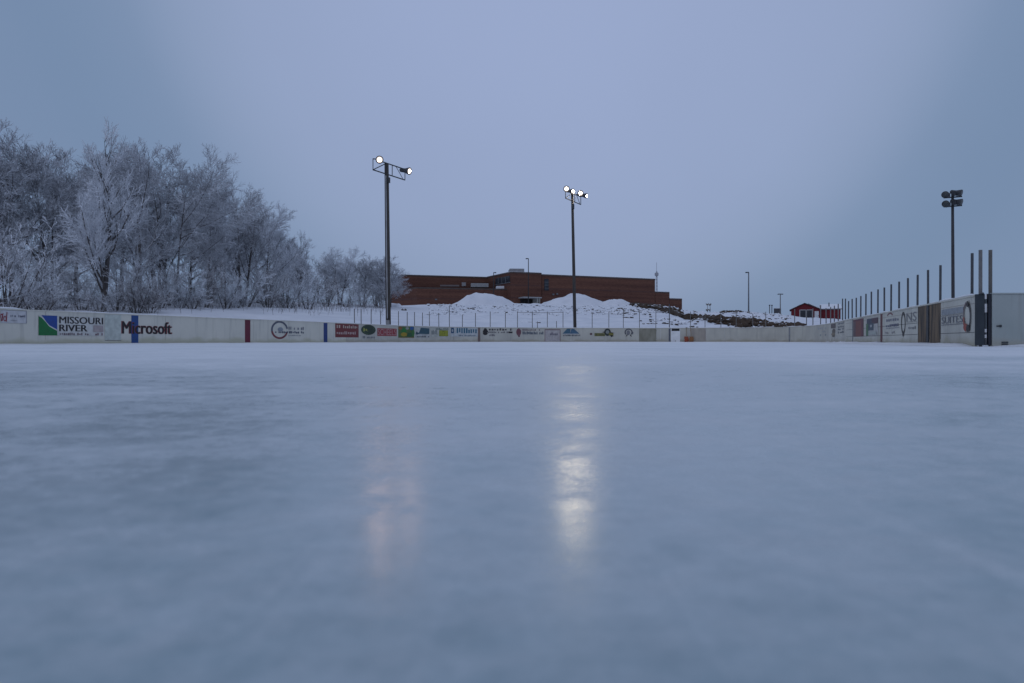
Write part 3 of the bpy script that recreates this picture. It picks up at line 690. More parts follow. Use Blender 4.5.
# middle pole: four lit lamps
root, org, b, t = mast(575.2, 57.5, 572.2, 192.5,   .14, .105, 'four-lamp floodlight pole, all lamps lit, in front of the brick school')
m_ = MB(); c = b.lerp(t,.90); m_.box((c.x+.03,c.y-.2,c.z), (.2,.2,.4)); m_.build('ballast_box', CHAR, root, org)
m_ = arm(t, -1.30, 1.75, -.72, -.05); m_.build('bracket', CHAR, root, org)
cs = [P(566.4,188.9,t.y-1.2), P(572.8,191.4,t.y-.3), P(580.5,193.3,t.y+.5), P(586.5,195.9,t.y+1.3)]
for c, aim, r in zip(cs, [(.0,-.97,-.22),(.62,-.75,-.22),(.08,-.97,-.22),(.88,-.42,-.22)], (.25,.22,.25,.22)):
    flood(root, org, c, aim, r, LAMP)
m_ = MB()
for c, f in zip(cs, (-1.2,-.2,.7,1.6)): m_.tube([t+A*f+Vector((0,0,-.05)), c+Vector((-.03,.3,-.02))], .03, n=6)
m_.build('lamp_arm', CHAR, root, org)
# right pole: four unlit square lamps on two crossbars
root, org, b, t = mast(953.2, 55.0, 952.4, 194.0, .125, .10, 'unlit floodlight pole with four square lamps behind the right hand boards', pmat('dark_pole', (.045,.045,.05), (.062,.06,.065), scale=3))
m_ = MB()
for yy in (197.3, 206.3):
    m_.tube([P(943.5,yy+.6,55.3), P(952.4,yy,55.0), P(962.0,yy-.8,54.6)], .055, n=6)
m_.build('crossbar', CHAR, root, org)
for px, py in ((946.4,194.4),(957.6,192.8),(946.8,203.6),(957.8,202.0)):
    c = P(px, py, 54.6); side = -1 if px < 950 else 1
    f = flood(root, org, c + Vector((.18*side,-.12,-.05)), (.55*side,-.78,-.30), .27, OFFLENS)
    m_ = MB(); m_.tube([(c.x,c.y+.1,c.z-.30),(c.x,c.y+.05,c.z-.02)], .04, n=6); m_.build('yoke', CHAR, root, org)
    h_ = MB(); h_.box((c.x-.16*side, c.y+.12, c.z-.05), (.26,.26,.30), math.radians(20)); h_.build('ballast_box', HOUSE, root, org)

# ------------------------------------------------------------------ school building
def prism(mb, foot, z0, z1, mi=0):
    n = len(foot); vs = [(x,y,z0) for x, y in foot] + [(x,y,z1) for x, y in foot]
    mb.add(vs, [tuple(range(n-1,-1,-1)), tuple(range(n,2*n))] + [(i,(i+1)%n,(i+1)%n+n,i+n) for i in range(n)], mi)
def quad(pxa, da, pxb, db, back, lat=0):
    a, b = Vector((X(pxa,da),da)), Vector((X(pxb,db),db)); t = (b-a).normalized(); n = Vector((-t.y,t.x))
    return [a, b, b+n*back+t*lat, a+n*back]
school = empty('school_building', (X(530,166), 166, 5.5), 'long low banded red brick school on the snowy rise', 'building')
so = tuple(school.location)
GLASS = pmat('dark_glass', (.02,.025,.035), (.04,.05,.06), scale=.6, rough=.25, spec=.25)
COPE = pmat('roof_coping', (.07,.05,.048), (.09,.07,.06), scale=1)
ROOFSNOW = SNOWCAP
def block(foot, zt, nm='wall', cope=True, snow=True):
    m_ = MB(); prism(m_, foot, 5.5, zt); m_.build(nm, BRICK, school, so)
    c = sum((Vector(p) for p in foot), Vector((0,0)))/len(foot)
    big = [c+(Vector(p)-c)*1.006 for p in foot]
    if cope: m_ = MB(); prism(m_, big, zt+.002, zt+.32); m_.build('coping', COPE, school, so)
    if snow:
        sm = [c+(Vector(p)-c)*.996 for p in foot]; m_ = MB(); prism(m_, sm, zt+.325, zt+.40); m_.build('roof_snow', ROOFSNOW, school, so)
zA = Z(276.6,171); zB = Z(289.8,164); zT = Z(273.0,163); zR = Z(276.0,166)
block(quad(401.5,169,492,176,30), zA)                       # tall block behind, left
ann = [(X(386,171),171),(X(417,160),160),(X(513,165.5),165.5),(X(506,178),178),(X(392,186),186)]
block([Vector(p) for p in ann], zB, snow=False)                         # low annex in front
tw = [Vector((X(487,176),176)), Vector((X(511,163),163)), Vector((X(541.5,166),166)), Vector((X(541,186),186)), Vector((X(492,190),190))]
block(tw, zT)                                               # entrance tower
rw = [Vector((X(541.8,166.5),166.5)), Vector((X(655,179),179)), Vector((X(640,215),215)), Vector((X(541,200),200))]
block(rw, Z(275.6,166.5))                                   # long right wing
block([Vector((X(655.2,179.2),179.2)), Vector((X(669.5,181),181)), Vector((X(664,205),205)), Vector((X(651,204),204))], Z(293.0,180))
block([Vector((X(669.7,181.2),181.2)), Vector((X(682,182.5),182.5)), Vector((X(677,200),200)), Vector((X(666,200),200))], Z(299.6,181.5))
# brick courses that stand slightly proud
for foot, zs in ((rw,(9.6,12.6)),(tw,(10.2,13.2)),([Vector(p) for p in ann],(9.8,))):
    c = sum(foot, Vector((0,0)))/len(foot)
    for z in zs: m_ = MB(); prism(m_, [c+(p-c)*1.0025 for p in foot], z, z+.35); o = m_.build('brick_course', pmat('dark_brick', (.085,.038,.030), (.11,.05,.038), scale=.8), school, so)
def facade(pxa, da, pxb, db, u0, u1, y0, y1, nm, mat, out=.08, parent=None):
    a, b = Vector((X(pxa,da),da)), Vector((X(pxb,db),db)); t = (b-a); n = Vector((t.y,-t.x)).normalized()
    p0, p1 = a+t*u0, a+t*u1; dm = (p0.y+p1.y)/2
    m_ = MB(); prism(m_, [p0+n*out, p1+n*out, p1-n*.05, p0-n*.05], Z(y1,dm), Z(y0,dm)); return m_.build(nm, mat, parent or school, so)
FRAME = pmat('alu_frame', (.15,.155,.17), (.12,.125,.13))
w = facade(487,176,511,163, .38,.96, 277.2,283.4, 'window', GLASS, .10)
for u in (.5,.65,.8): facade(487,176,511,163, u,u+.015, 277.2,283.4, 'mullion', FRAME, .16, w)
facade(487,176,511,163, .36,.98, 283.4,284.0, 'sill', FRAME, .2, w)
w = facade(541.8,166.5,655,179, .02,.055, 279,290.5, 'window', GLASS, .12)
for y in (282,285,288): facade(541.8,166.5,655,179, .02,.055, y,y+.4, 'mullion', FRAME, .16, w)
facade(511,163,541.5,166, .30,.80, 299.2,306.5, 'doorway', pmat('entrance_shade', (.012,.012,.014)), .06)  # near-black slab puts the shade of the recessed entrance on the wall
facade(511,163,541.5,166, .24,.84, 297.6,298.7, 'canopy', pmat('canopy_grey', (.34,.35,.36)), 3.0)
facade(511,163,541.5,166, .70,.73, 298.7,306.5, 'canopy_post', pmat('canopy_post', (.35,.36,.34)), 2.9)
facade(511,163,541.5,166, .76,.79, 298.7,306.5, 'canopy_post', pmat('canopy_post', (.30,.31,.29)), 2.9)
facade(541.8,166.5,655,179, .085,.10, 293.6,295.2, 'wall_light', FRAME, .25)
facade(541.8,166.5,655,179, .118,.132, 293.2,294.8, 'wall_light', FRAME, .25)
facade(417,160,513,165.5, .18,.205, 298.8,300.2, 'vent', FRAME, .15)
def roofbox(px0,px1,y0,y1,d,dep,nm,mat):
    m_ = MB(); x0, x1 = X(px0,d), X(px1,d); m_.box(((x0+x1)/2, d+dep/2, (Z(y0,d)+Z(y1,d))/2), (x1-x0, dep, Z(y0,d)-Z(y1,d)), .08); m_.build(nm, mat, school, so)
roofbox(509,523.5,268.6,272.6,170,5,'roof_unit',pmat('unit_grey', (.20,.20,.21), (.26,.26,.27)))
roofbox(470.5,488,283.2,287.0,168,3,'roof_unit',pmat('unit_pale', (.36,.37,.38), (.28,.29,.30)))
roofbox(461.5,465.5,282.4,286.0,168,2,'roof_vent',pmat('unit_pale2', (.30,.30,.31)))
roofbox(440,459,284.8,286.4,167.5,1.2,'roof_pipe',pmat('unit_dull', (.20,.17,.17)))
roofbox(496,511,286.0,288.6,166.5,3,'roof_unit',SNOWCAP)

# ------------------------------------------------------------------ lamp posts, mast and small things on the rise
def lamp_post(px, ytop, d, r, label, head, mat=DARKPOST):
    z0 = terr(X(px,d),d)-.3; root = empty('lamp_post', (X(px,d),d,z0), label, 'lamp post'); h = Z(ytop,d)-z0
    m_ = MB(); m_.tube([(0,0,0),(0,0,h*.5),(0,0,h)], [r,r*.85,r*.7], n=8); m_.build('pole', mat, root, smooth=True)
    m_ = MB(); m_.box((0,0,.35), (r*3.2,r*3.2,.5)); m_.build('base', pmat('concrete', (.3,.3,.29)), root)
    m_ = MB()
    if head == 'T': m_.box((0,0,h+.03), (.9,.25,.14)); m_.box((-.4,0,h-.03), (.3,.28,.1)); m_.box((.4,0,h-.03), (.3,.28,.1))
    else: m_.box((head*.28,0,h), (.62,.3,.16)); m_.box((head*.42,0,h-.09), (.34,.26,.06))
    m_.build('lamp_head', CHAR, root)
lamp_post(528.4, 258.6, 148, .12, 'tall dark lamp post in front of the school entrance', -1, BLACK)
lamp_post(493.6, 272.6, 152, .11, 'short dark lamp post by the left side of the school tower', 1, BLACK)
lamp_post(748.6, 272.4, 131, .14, 'tall grey lamp post standing alone right of the school', -1, pmat('blue_grey_pole', (.14,.15,.17), (.18,.19,.2)))
lamp_post(780.3, 294.2, 138, .11, 'short lamp post with double head left of the red hut', 'T', GREYPOST)
d = 260; root = empty('radio_mast', (X(656.6,d),d,terr(X(656.6,d),d)-1), 'faint pale radio mast behind the right end of the school', 'mast'); h = Z(262.5,d)-root.location.z
m_ = MB()
for a in range(3):
    c, s_ = .55*math.cos(a*2.094), .55*math.sin(a*2.094); m_.tube([(c,s_,0),(c*.4,s_*.4,h*.86)], .09, n=5)
k = 0
while k < h*.84:
    for a in range(3):
        f = 1-.6*k/(h*.86); f2 = 1-.6*(k+1.2)/(h*.86)
        m_.tube([(.55*f*math.cos(a*2.094), .55*f*math.sin(a*2.094), k), (.55*f2*math.cos(a*2.094+2.094), .55*f2*math.sin(a*2.094+2.094), k+1.2)], .04, n=4)
    k += 1.2
m_.build('tower', pmat('mast_hazed', (.36,.37,.40)), root)  # pale greys of mast and antenna have the distance haze mixed in
m_ = MB(); m_.tube([(0,0,h*.85),(0,0,h)], .07, n=5); m_.lathe((0,0,h*.78),(0,0,1),[(0,.2),(.3,.75),(1.2,.75),(1.5,.2)],n=10); m_.build('antenna', pmat('antenna_hazed', (.34,.35,.38)), root)
# small dark board left of the short lamp post
d = 146; bx = empty('notice_board', (X(777.2,d),d,terr(X(777.2,d),d)-.1), 'small dark board on two legs left of the red hut', 'board'); bo = tuple(bx.location)
m_ = MB(); m_.box((X(777.4,d),d,(Z(308.4,d)+Z(313.2,d))/2), (1.5,.12,Z(308.4,d)-Z(313.2,d))); m_.build('panel', pmat('board_dark', (.05,.05,.06), (.08,.08,.085)), bx, bo)
for px in (774.6, 780.0): m_ = MB(); m_.box((X(px,d),d+.1,Z(314,d)-.4), (.1,.1,2.6)); m_.build('leg', DARKPOST, bx, bo)
m_ = MB(); m_.box((X(777.4,d),d,Z(308.2,d)+.06), (1.5,.16,.1)); m_.build('snow_cap', SNOWCAP, bx, bo)
for px, yt, lab in ((769.6,304.8,'left one of two small posts left of the dark board'),(771.9,304.9,'right one of two small posts left of the dark board')):
    d = 143; z0 = terr(X(px,d),d)-.2; r_ = empty('marker_post', (X(px,d),d,z0), lab, 'post', 'two small posts'); h = Z(yt,d)-z0
    m_ = MB(); m_.tube([(0,0,0),(0,0,h)], .085, n=7); m_.build('post', DARKPOST, r_)
    m_ = MB(); m_.box((0,0,h-.1), (.26,.2,.22)); m_.build('cap', DARKPOST, r_)
for px, yt, lab in ((707.4,303.9,'left dead weed stalk above the earth bank'),(709.9,304.2,'right dead weed stalk above the earth bank')):
    d = 131; z0 = terr(X(px,d),d)-.2; r_ = empty('weed_stalk', (X(px,d),d,z0), lab, 'weed', 'dead weed stalks'); h = Z(yt,d)-z0
    m_ = MB(); m_.tube([(0,0,0),(.05,0,h*.5),(0,0,h)], [.06,.05,.03], n=6); m_.build('stem', STALK, r_)
    m_ = MB()
    for k in range(26):
        a = random.random()*6.28; z = h*random.choice([.25,.3,.85,.92]); m_.tube([(0,0,z),(.3*math.cos(a),.3*math.sin(a),z+random.uniform(.1,.35))], [.05,.02], n=4)
    m_.build('seed_heads', STALK, r_)

# ------------------------------------------------------------------ red hut
HR = pmat('red_siding', (.17,.014,.020), (.11,.011,.016), scale=2, rough=.7, stretch=(.3,.3,6))
hd = 150.0; hb = Z(319.9, hd)
hut = empty('red_hut', (X(815,hd), hd, hb), 'small red hut with white framed window, white door and snowy roof', 'hut'); ho = tuple(hut.location)
x0, x1, x2, xp = X(792.2,hd), X(819.6,hd), X(839,hd), X(805.2,hd)
ze, zp, zw = Z(309.4,hd), Z(303.4,hd), Z(309.6,hd); D = 7.0
m_ = MB()
vs = [(x0,hd,hb-.6),(x1,hd,hb-.6),(x1,hd,ze),(xp,hd,zp),(x0,hd,ze)]; vs += [(x,y+D,z) for x, y, z in vs]
m_.add(vs, [(0,1,2,3,4),(9,8,7,6,5),(0,5,6,1),(1,6,7,2),(4,9,5,0)]); m_.build('wall', HR, hut, ho)
m_ = MB(); m_.box(((x1+x2)/2+.005, hd+.9+2.5, (hb-.6+zw)/2), (x2-x1-.02, 5, zw-hb+.6)); m_.build('wall', HR, hut, ho)
def slab(a, b, th, y0, y1):
    m = MB(); (ax,az),(bx_,bz) = a, b
    m.add([(ax,y0,az),(bx_,y0,bz),(bx_,y0,bz+th),(ax,y0,az+th),(ax,y1,az),(bx_,y1,bz),(bx_,y1,bz+th),(ax,y1,az+th)], [(0,1,2,3),(7,6,5,4),(0,4,5,1),(3,2,6,7),(1,5,6,2),(0,3,7,4)]); return m
ROOFD = pmat('roof_dark', (.035,.03,.035), (.06,.05,.05))
slab((x0-.35,ze-.16),(xp,zp+.01),.16,hd-.4,hd+D+.3).build('roof', ROOFD, hut, ho)
slab((xp,zp+.01),(x1+.35,ze-.14),.16,hd-.4,hd+D+.3).build('roof', ROOFD, hut, ho)
slab((xp+.7,zp-.0),(x1+.3,ze+.05),.16,hd-.2,hd+D+.2).build('roof_snow', SNOWCAP, hut, ho)
slab((x0-.2,ze+.03),(xp-.9,zp-.18),.07,hd+.2,hd+D+.2).build('roof_snow', SNOWCAP, hut, ho)
# wing: mono-pitch rising to the back
m_ = MB(); yb, yf = hd+6.4, hd+.6; zb_ = Z(304.6,hd)
m_.add([(x1+.05,yf,zw),(x2+.25,yf,zw),(x2+.25,yb,zb_),(x1+.05,yb,zb_),(x1+.05,yf,zw+.14),(x2+.25,yf,zw+.14),(x2+.25,yb,zb_+.14),(x1+.05,yb,zb_+.14)], [(0,3,2,1),(4,5,6,7),(0,1,5,4),(1,2,6,5),(2,3,7,6),(3,0,4,7)])
m_.build('roof', ROOFD, hut, ho)
m_ = MB(); m_.add([(x1+.1,yf+.05,zw+.145),(x2+.22,yf+.05,zw+.145),(x2+.22,yb-.05,zb_+.145),(x1+.1,yb-.05,zb_+.145),(x1+.1,yf+.05,zw+.3),(x2+.22,yf+.05,zw+.3),(x2+.22,yb-.05,zb_+.34),(x1+.1,yb-.05,zb_+.34)], [(0,3,2,1),(4,5,6,7),(0,1,5,4),(1,2,6,5),(2,3,7,6),(3,0,4,7)])
m_.build('roof_snow', SNOWCAP, hut, ho)
def hbox(pa,pb,ya,yb_,nm,mat,par,out,th=.06):
    m_ = MB(); xa, xb = X(pa,hd), X(pb,hd); m_.box(((xa+xb)/2, hd-out, (Z(ya,hd)+Z(yb_,hd))/2), (xb-xa, th, Z(ya,hd)-Z(yb_,hd))); return m_.build(nm, mat, par, ho)
WF = pmat('white_trim', (.5,.5,.5), (.42,.42,.42))
wn = hbox(800.4,812.6,309.9,318.4,'window',GLASS,hut,.03)
for pa,pb,ya,yb_ in ((800.2,800.9,309.6,318.8),(812.2,812.9,309.6,318.8),(806.2,806.9,309.9,318.4)): hbox(pa,pb,ya,yb_,'frame',WF,wn,.07,.05)
hbox(800.95,806.15,309.5,310.1,'frame',WF,wn,.07,.05); hbox(806.95,812.15,309.5,310.1,'frame',WF,wn,.07,.05)
hbox(800.95,806.15,318.3,318.9,'sill',WF,wn,.08,.08); hbox(806.95,812.15,318.3,318.9,'sill',WF,wn,.08,.08)
dr = hbox(814.6,818.6,311.2,320,'door',pmat('door_white', (.62,.63,.64), (.55,.56,.57)),hut,.04,.08)
hbox(818.0,818.4,315.4,316.2,'handle',CHAR,dr,.10,.06)
hut.rotation_euler = (0,0,math.radians(-23)); hut.scale = (.97,.97,1)
m_ = MB(); m_.tube([(X(828.5,hd),hd+3,zw+.4),(X(828.5,hd),hd+3,Z(303.6,hd)+.3)], .12, n=8); m_.build('stove_pipe', DARKPOST, hut, ho)

# ------------------------------------------------------------------ snow piles in front of the school
def snow_pile(px, ytop, wpx, d, depth, label, skew=0, seed=0, flat=2.0):
    x = X(px,d); z0 = min(terr(x+o_, d, False) for o_ in (-3,0,3))-.5; h = Z(ytop,d)-z0; rx = wpx/2/F*d
    m_ = MB(); n, mrad = 44, 16; vs = [(0,0,h)]; fs = []
    for j in range(1, mrad+1):
        r = j/mrad
        for i in range(n):
            a = 2*math.pi*i/n
            q = Vector((r*math.cos(a)*2.2+seed, r*math.sin(a)*2.2, 3.3))
            k = 1+.16*mnoise.noise(Vector((math.cos(a)*1.3+seed, math.sin(a)*1.3, 1)))
            prof = (1-r**flat)**1.15 if r < 1 else 0
            z = h*prof + .75*h*mnoise.noise(q*.9)*r*(1-r)*2 + .10*h*mnoise.fractal(q*2.6,1,2.1,3)*min(1,(1-r)*4)
            vs.append((r*math.cos(a)*rx*k+skew*(1-r), r*math.sin(a)*depth/2*k, z if j < mrad else 0))
    for i in range(n): fs.append((0, 1+i, 1+(i+1) % n))
    for j in range(mrad-1):
        for i in range(n):
            a, b = 1+j*n+i, 1+j*n+(i+1) % n; fs.append((a, a+n, b+n, b))
    m_.add(vs, fs); o = m_.build('snow_pile', SNOW, smooth=True); o.location = (x, d, z0)
    tag(o, label, 'snow pile', 'ploughed snow piles')
snow_pile(485, 294.0, 74, 130, 9, 'large rounded snow pile left of the school entrance', skew=-.4, seed=1.0)
snow_pile(574, 293.4, 80, 130, 9, 'large peaked snow pile behind the four-lamp pole', skew=-.2, seed=5.5, flat=1.35)
snow_pile(616, 299.6, 40, 128, 6, 'small rounded snow pile right of the peaked one', seed=9.1, flat=2.6)
snow_pile(394, 303.6, 26, 112, 5, 'small snow heap beside the left floodlight pole', seed=13.0, flat=2.2)

# ------------------------------------------------------------------ rubble and the cut earth bank
SOIL = snowy('soil', (.045,.032,.024), (.10,.07,.05), thr=1.02, width=.12, scale=1.2, jitter=.35)
CLOD = snowy('clods', (.05,.042,.04), (.12,.10,.09), thr=.55, width=.3, scale=2.0, jitter=.5)
SNOWLUMP = snowy('snow_lumps', (.30,.29,.30), (.55,.56,.6), thr=-.1, width=.6, scale=2.0, jitter=.6)
import bmesh
bm = bmesh.new(); bmesh.ops.create_icosphere(bm, subdivisions=1, radius=1); ICO_V = [v.co.copy() for v in bm.verts]; ICO_F = [[v.index for v in f.verts] for f in bm.faces]; bm.free()
def clod(m_, x, y, z, sx, sy, sz, r, mi=0):
    a = r.random()*6.28; ca, sa = math.cos(a), math.sin(a); vs = []
    for v in ICO_V:
        k = r.uniform(.7,1.2); p = Vector((v.x*sx*k, v.y*sy*k, v.z*sz*k)); vs.append((x+p.x*ca-p.y*sa, y+p.x*sa+p.y*ca, z+p.z))
    m_.add(vs, ICO_F, mi)
r = random.Random(21); m_ = MB()
for i in range(4200):
    px = r.uniform(425, 790) if i % 4 else r.uniform(440, 640)
    d0, dc = dboard(px)+5, float(np.interp(px, crest_px, crest_d)); d = r.uniform(d0+ (dc-d0)*(.42 if px < 640 else .15), dc*.99)
    x = X(px, d); z = terr(x, d)
    w_ = mnoise.noise(Vector((x*.16, d*.11, 8)))
    if (w_ < .05 and r.random() < .85) or (px < 600 and r.random() < .35): continue
    snowy_ = r.random() < ((.9 if w_ < .22 else .6) if px < 610 else .30)
    s_ = r.uniform(.08,.24)*(1.3 if snowy_ else 1)*(1 if r.random() < .95 else 1.6)
    clod(m_, x, d, z+s_*.2, s_*r.uniform(.9,1.3), s_, s_*r.uniform(.6,.9), r, 1 if snowy_ else 0)
for px, py, L_ in ((530,321,1.2),(595,311.6,1.5),(628.5,318.6,.7),(404,311,.3)):
    d = ground_hit(px,py); x = X(px,d); z = terr(x,d)
    for k in range(5): clod(m_, x+(k-2)*L_*.35+r.uniform(-.1,.1), d+r.uniform(-.2,.2), z+.05, L_*r.uniform(.2,.36), .28, r.uniform(.12,.24), r, 0)
o = m_.build('rubble', [CLOD, SNOWLUMP]); tag(o, 'dark clods and snow lumps scattered over the slope', 'rubble', kind='stuff')
def earth_bank(path, label, seed):
    r = random.Random(seed); m_ = MB(); rows = []
    P2 = []
    for (a, b) in zip(path, path[1:]):
        n = max(2, int((b[0]-a[0])/1.2))
        for k in range(n): P2.append([a[j]+(b[j]-a[j])*k/n for j in range(3)])
    P2.append(list(path[-1])); NJ = 9; vs = []
    for i, (px, py, th) in enumerate(P2):
        d = ground_hit(px, py+th/2); x = X(px,d); zg = terr(x,d,False); hh = th/F*d*1.35; f = min(1, i/5, (len(P2)-1-i)/5)
        for j in range(NJ):
            t = j/(NJ-1)       # foot (near) -> face -> top -> back
            if t < .65: yy = d + t*1.5*hh*.6; zz = hh*(t/.65)**.8
            else: yy = d + .975*hh*.6 + (t-.65)/.35*3.0; zz = hh*(1-.35*(t-.65)/.35)
            nz = mnoise.fractal(Vector((x*.6, j*.7, seed)), 1, 2.1, 3)
            vs.append((x + .25*nz, yy + .5*nz*hh*.5, zg - .15 + (zz + .25*nz*hh)*f))
    for i in range(len(P2)-1):
        for j in range(NJ-1): a = i*NJ+j; m_.add([], []); m_.f.append((a, a+NJ, a+NJ+1, a+1)); m_.m.append(0)
    m_.v = vs
    for k in range(int(len(P2)*3.0)):
        px, py, th = r.choice(P2); py += r.uniform(-.7,.7)*th; d = ground_hit(px, py+.5); x = X(px+r.uniform(-1,1), d); s_ = r.uniform(.12,.42)
        clod(m_, x, d-.2, terr(x,d,False)+s_*.3+max(0,(r.random()-.3))*th/F*d*.5, s_*1.3, s_, s_*.7, r, 0)
    o = m_.build('earth_bank', SOIL); tag(o, label, 'earth bank', 'dark soil banks', 'thing')
earth_bank([(618,303.6,1.5),(634,304.6,2.6),(650,306.5,3.2),(662,309,4.2),(674,313,6),(686,317.5,6),(698,319.2,2.5)], 'dark earth bank sloping down right below the end of the school', 4)
earth_bank([(686,316.6,1.8),(700,318.2,3.2),(714,320.2,5.5),(730,322.6,6),(746,324,5.5),(760,324.6,4.5),(776,325.2,2.6)], 'long dark earth bank just above the far boards, left of the red hut', 8)
earth_bank([(722,311.8,1.2),(730,311.2,2.2),(737,312.0,2.4),(743,313.2,1.2)], 'small dark soil hump on top of the rise', 15)
earth_bank([(778,326,1.6),(788,326,2.4),(798,326.2,2.0),(804,326.2,1.2)], 'small dark soil patch below the red hut', 19)

# ------------------------------------------------------------------ frosted trees
def gen_tree(seed, H, style):
    r = random.Random(seed); tr, cr = MB(), MB(); V = Vector
    def rdir(d, ang):
        a = r.random()*6.283; u = d.orthogonal().normalized(); w = d.cross(u)
        return (d*math.cos(ang) + (u*math.cos(a)+w*math.sin(a))*math.sin(ang)).normalized()
    P_ = {'round':  dict(stems=1, k1=16, a1=(.5,1.15), l1=.56, trop=.10, start=.16, k2=9, k3=9, k4=9),
          'spread': dict(stems=2, k1=11, a1=(.5,1.25), l1=.60, trop=.07, start=.2, k2=9, k3=9, k4=8),
          'vase':   dict(stems=4, k1=7, a1=(.35,.9), l1=.48, trop=.14, start=.25, k2=9, k3=9, k4=8),
          'upright':dict(stems=1, k1=30, a1=(.5,.9), l1=.40, trop=.16, start=.10, k2=9, k3=9, k4=8),
          'shrub':  dict(stems=8, k1=6, a1=(.3,.9), l1=.55, trop=.05, start=.08, k2=8, k3=7, k4=6)}[style]
    def grow(p, d, L, rad, lvl, scale):
        n = (7,5,4,3,2)[lvl]; pts, rads = [p.copy()], [rad]; dirs = [d]
        wob = (.10,.14,.16,.15,.13)[lvl]
        for i in range(n):
            d = (d + V((r.gauss(0,wob), r.gauss(0,wob), r.gauss(0,wob)*.7 + P_['trop']*(.5 if lvl == 4 else 1)))).normalized() if lvl else (d + V((r.gauss(0,.05), r.gauss(0,.05), .04))).normalized()
            p = p + d*(L/n); pts.append(p.copy()); t = (i+1)/n
            rads.append(max(.006, rad*(1-t*(.97 if lvl == 0 else .75)))); dirs.append(d)
        (tr if lvl < 2 else cr).tube(pts, rads, n=(8,5,3,3,3)[lvl], caps=False)
        if lvl == 4: return
        k = (P_['k1'], P_['k2'], P_['k3'], P_['k4'])[lvl]
        if lvl: k = max(2, round(k*min(1.15, L/(sc_*10*(.30,.15,.075)[lvl-1]))))
        st = P_['start'] if lvl == 0 else .18
        for c in range(k):
            t = st + (1-st)*(c+r.random())/k; f = t*n; i = min(n-1, int(f)); q = pts[i].lerp(pts[i+1], f-i)
            if lvl == 0:
                ang = r.uniform(*P_['a1'])
                if style == 'upright': ln = L*P_['l1']*(1.15-.82*t)*r.uniform(.75,1.15)
                else: ln = L*P_['l1']*(1.1-.5*t)*r.uniform(.7,1.2)
            else:
                ang = r.uniform(.4,1.0); ln = L*(.52,.52,.60)[lvl-1]*(1.15-.6*t)*r.uniform(.65,1.25)
            rr = max(.012, min(rads[i]*.6, rad*(.40,.45,.55,.6)[lvl]))
            if lvl >= 2: rr = (.0,.0,.016,.012)[lvl]*scale
            grow(q, rdir(dirs[i], ang), ln, rr, lvl+1, scale)
    sc_ = max(.8, H/10)
    if P_['stems'] == 1: grow(V((0,0,-.4)), V((r.gauss(0,.03), r.gauss(0,.03), 1)).normalized(), H*(.96 if style == 'upright' else .80), H*.0155, 0, sc_)
    else:
        for k in range(P_['stems']):
            a = 6.283*k/P_['stems']+r.random(); sp = .16 if style != 'shrub' else .5
            grow(V((.12*math.cos(a),.12*math.sin(a),-.3)), V((sp*math.cos(a), sp*math.sin(a), 1)).normalized(), H*r.uniform(.78,.98), H*.011, 0, sc_)
    zs = [v[2] for v in cr.v]; top = sorted(zs)[int(len(zs)*.999)]
    return tr, cr, top
STY = {}
for key, seed, H, style in (('round',11,11,'round'),('roundb',12,11,'round'),('spread',23,11,'spread'),('vase',31,10,'vase'),('upright',41,12,'upright'),('shrub',51,4,'shrub'),('shrubb',52,4,'shrub')):
    tr, cr, top = gen_tree(seed, H, style); STY[key] = dict(tr=tr, cr=cr, top=top, proto=None, name='frosted_shrub' if 'shrub' in key else 'frosted_tree')
def tree(key, px, ytop, d, label, wide=1.0, rz=None, frost=None):
    S = STY[key]; x = X(px,d); z = terr(x,d)-.1; k = (Z(ytop,d)-z)/S['top']; shrub = 'shrub' in key
    if S['proto'] is None:
        root = empty(S['name'], (x,d,z), label, 'shrub' if shrub else 'tree'); S['proto'] = root
        S['tr'].build('trunk', BARK, root, smooth=True); S['cr'].build('crown', FROST2 if key == 'shrubb' else FROST, root)
    else:
        root = copy_tree(S['proto']); root['label'] = label; root.location = (x,d,z)
    if not shrub:
        cr_ = [c for c in root.children if c.name.startswith('crown')][0]
        fm = frost or random.choice([FROST, FROST_MID, FROST_MID, FROST_DARK])
        cr_.material_slots[0].link = 'OBJECT'; cr_.material_slots[0].material = fm
    root['group'] = 'frosted shrubs at the wood edge' if shrub else 'frosted trees on the left bank'
    root.rotation_euler = (0,0,random.random()*6.28 if rz is None else rz); root.scale = (k*wide, k*wide, k)
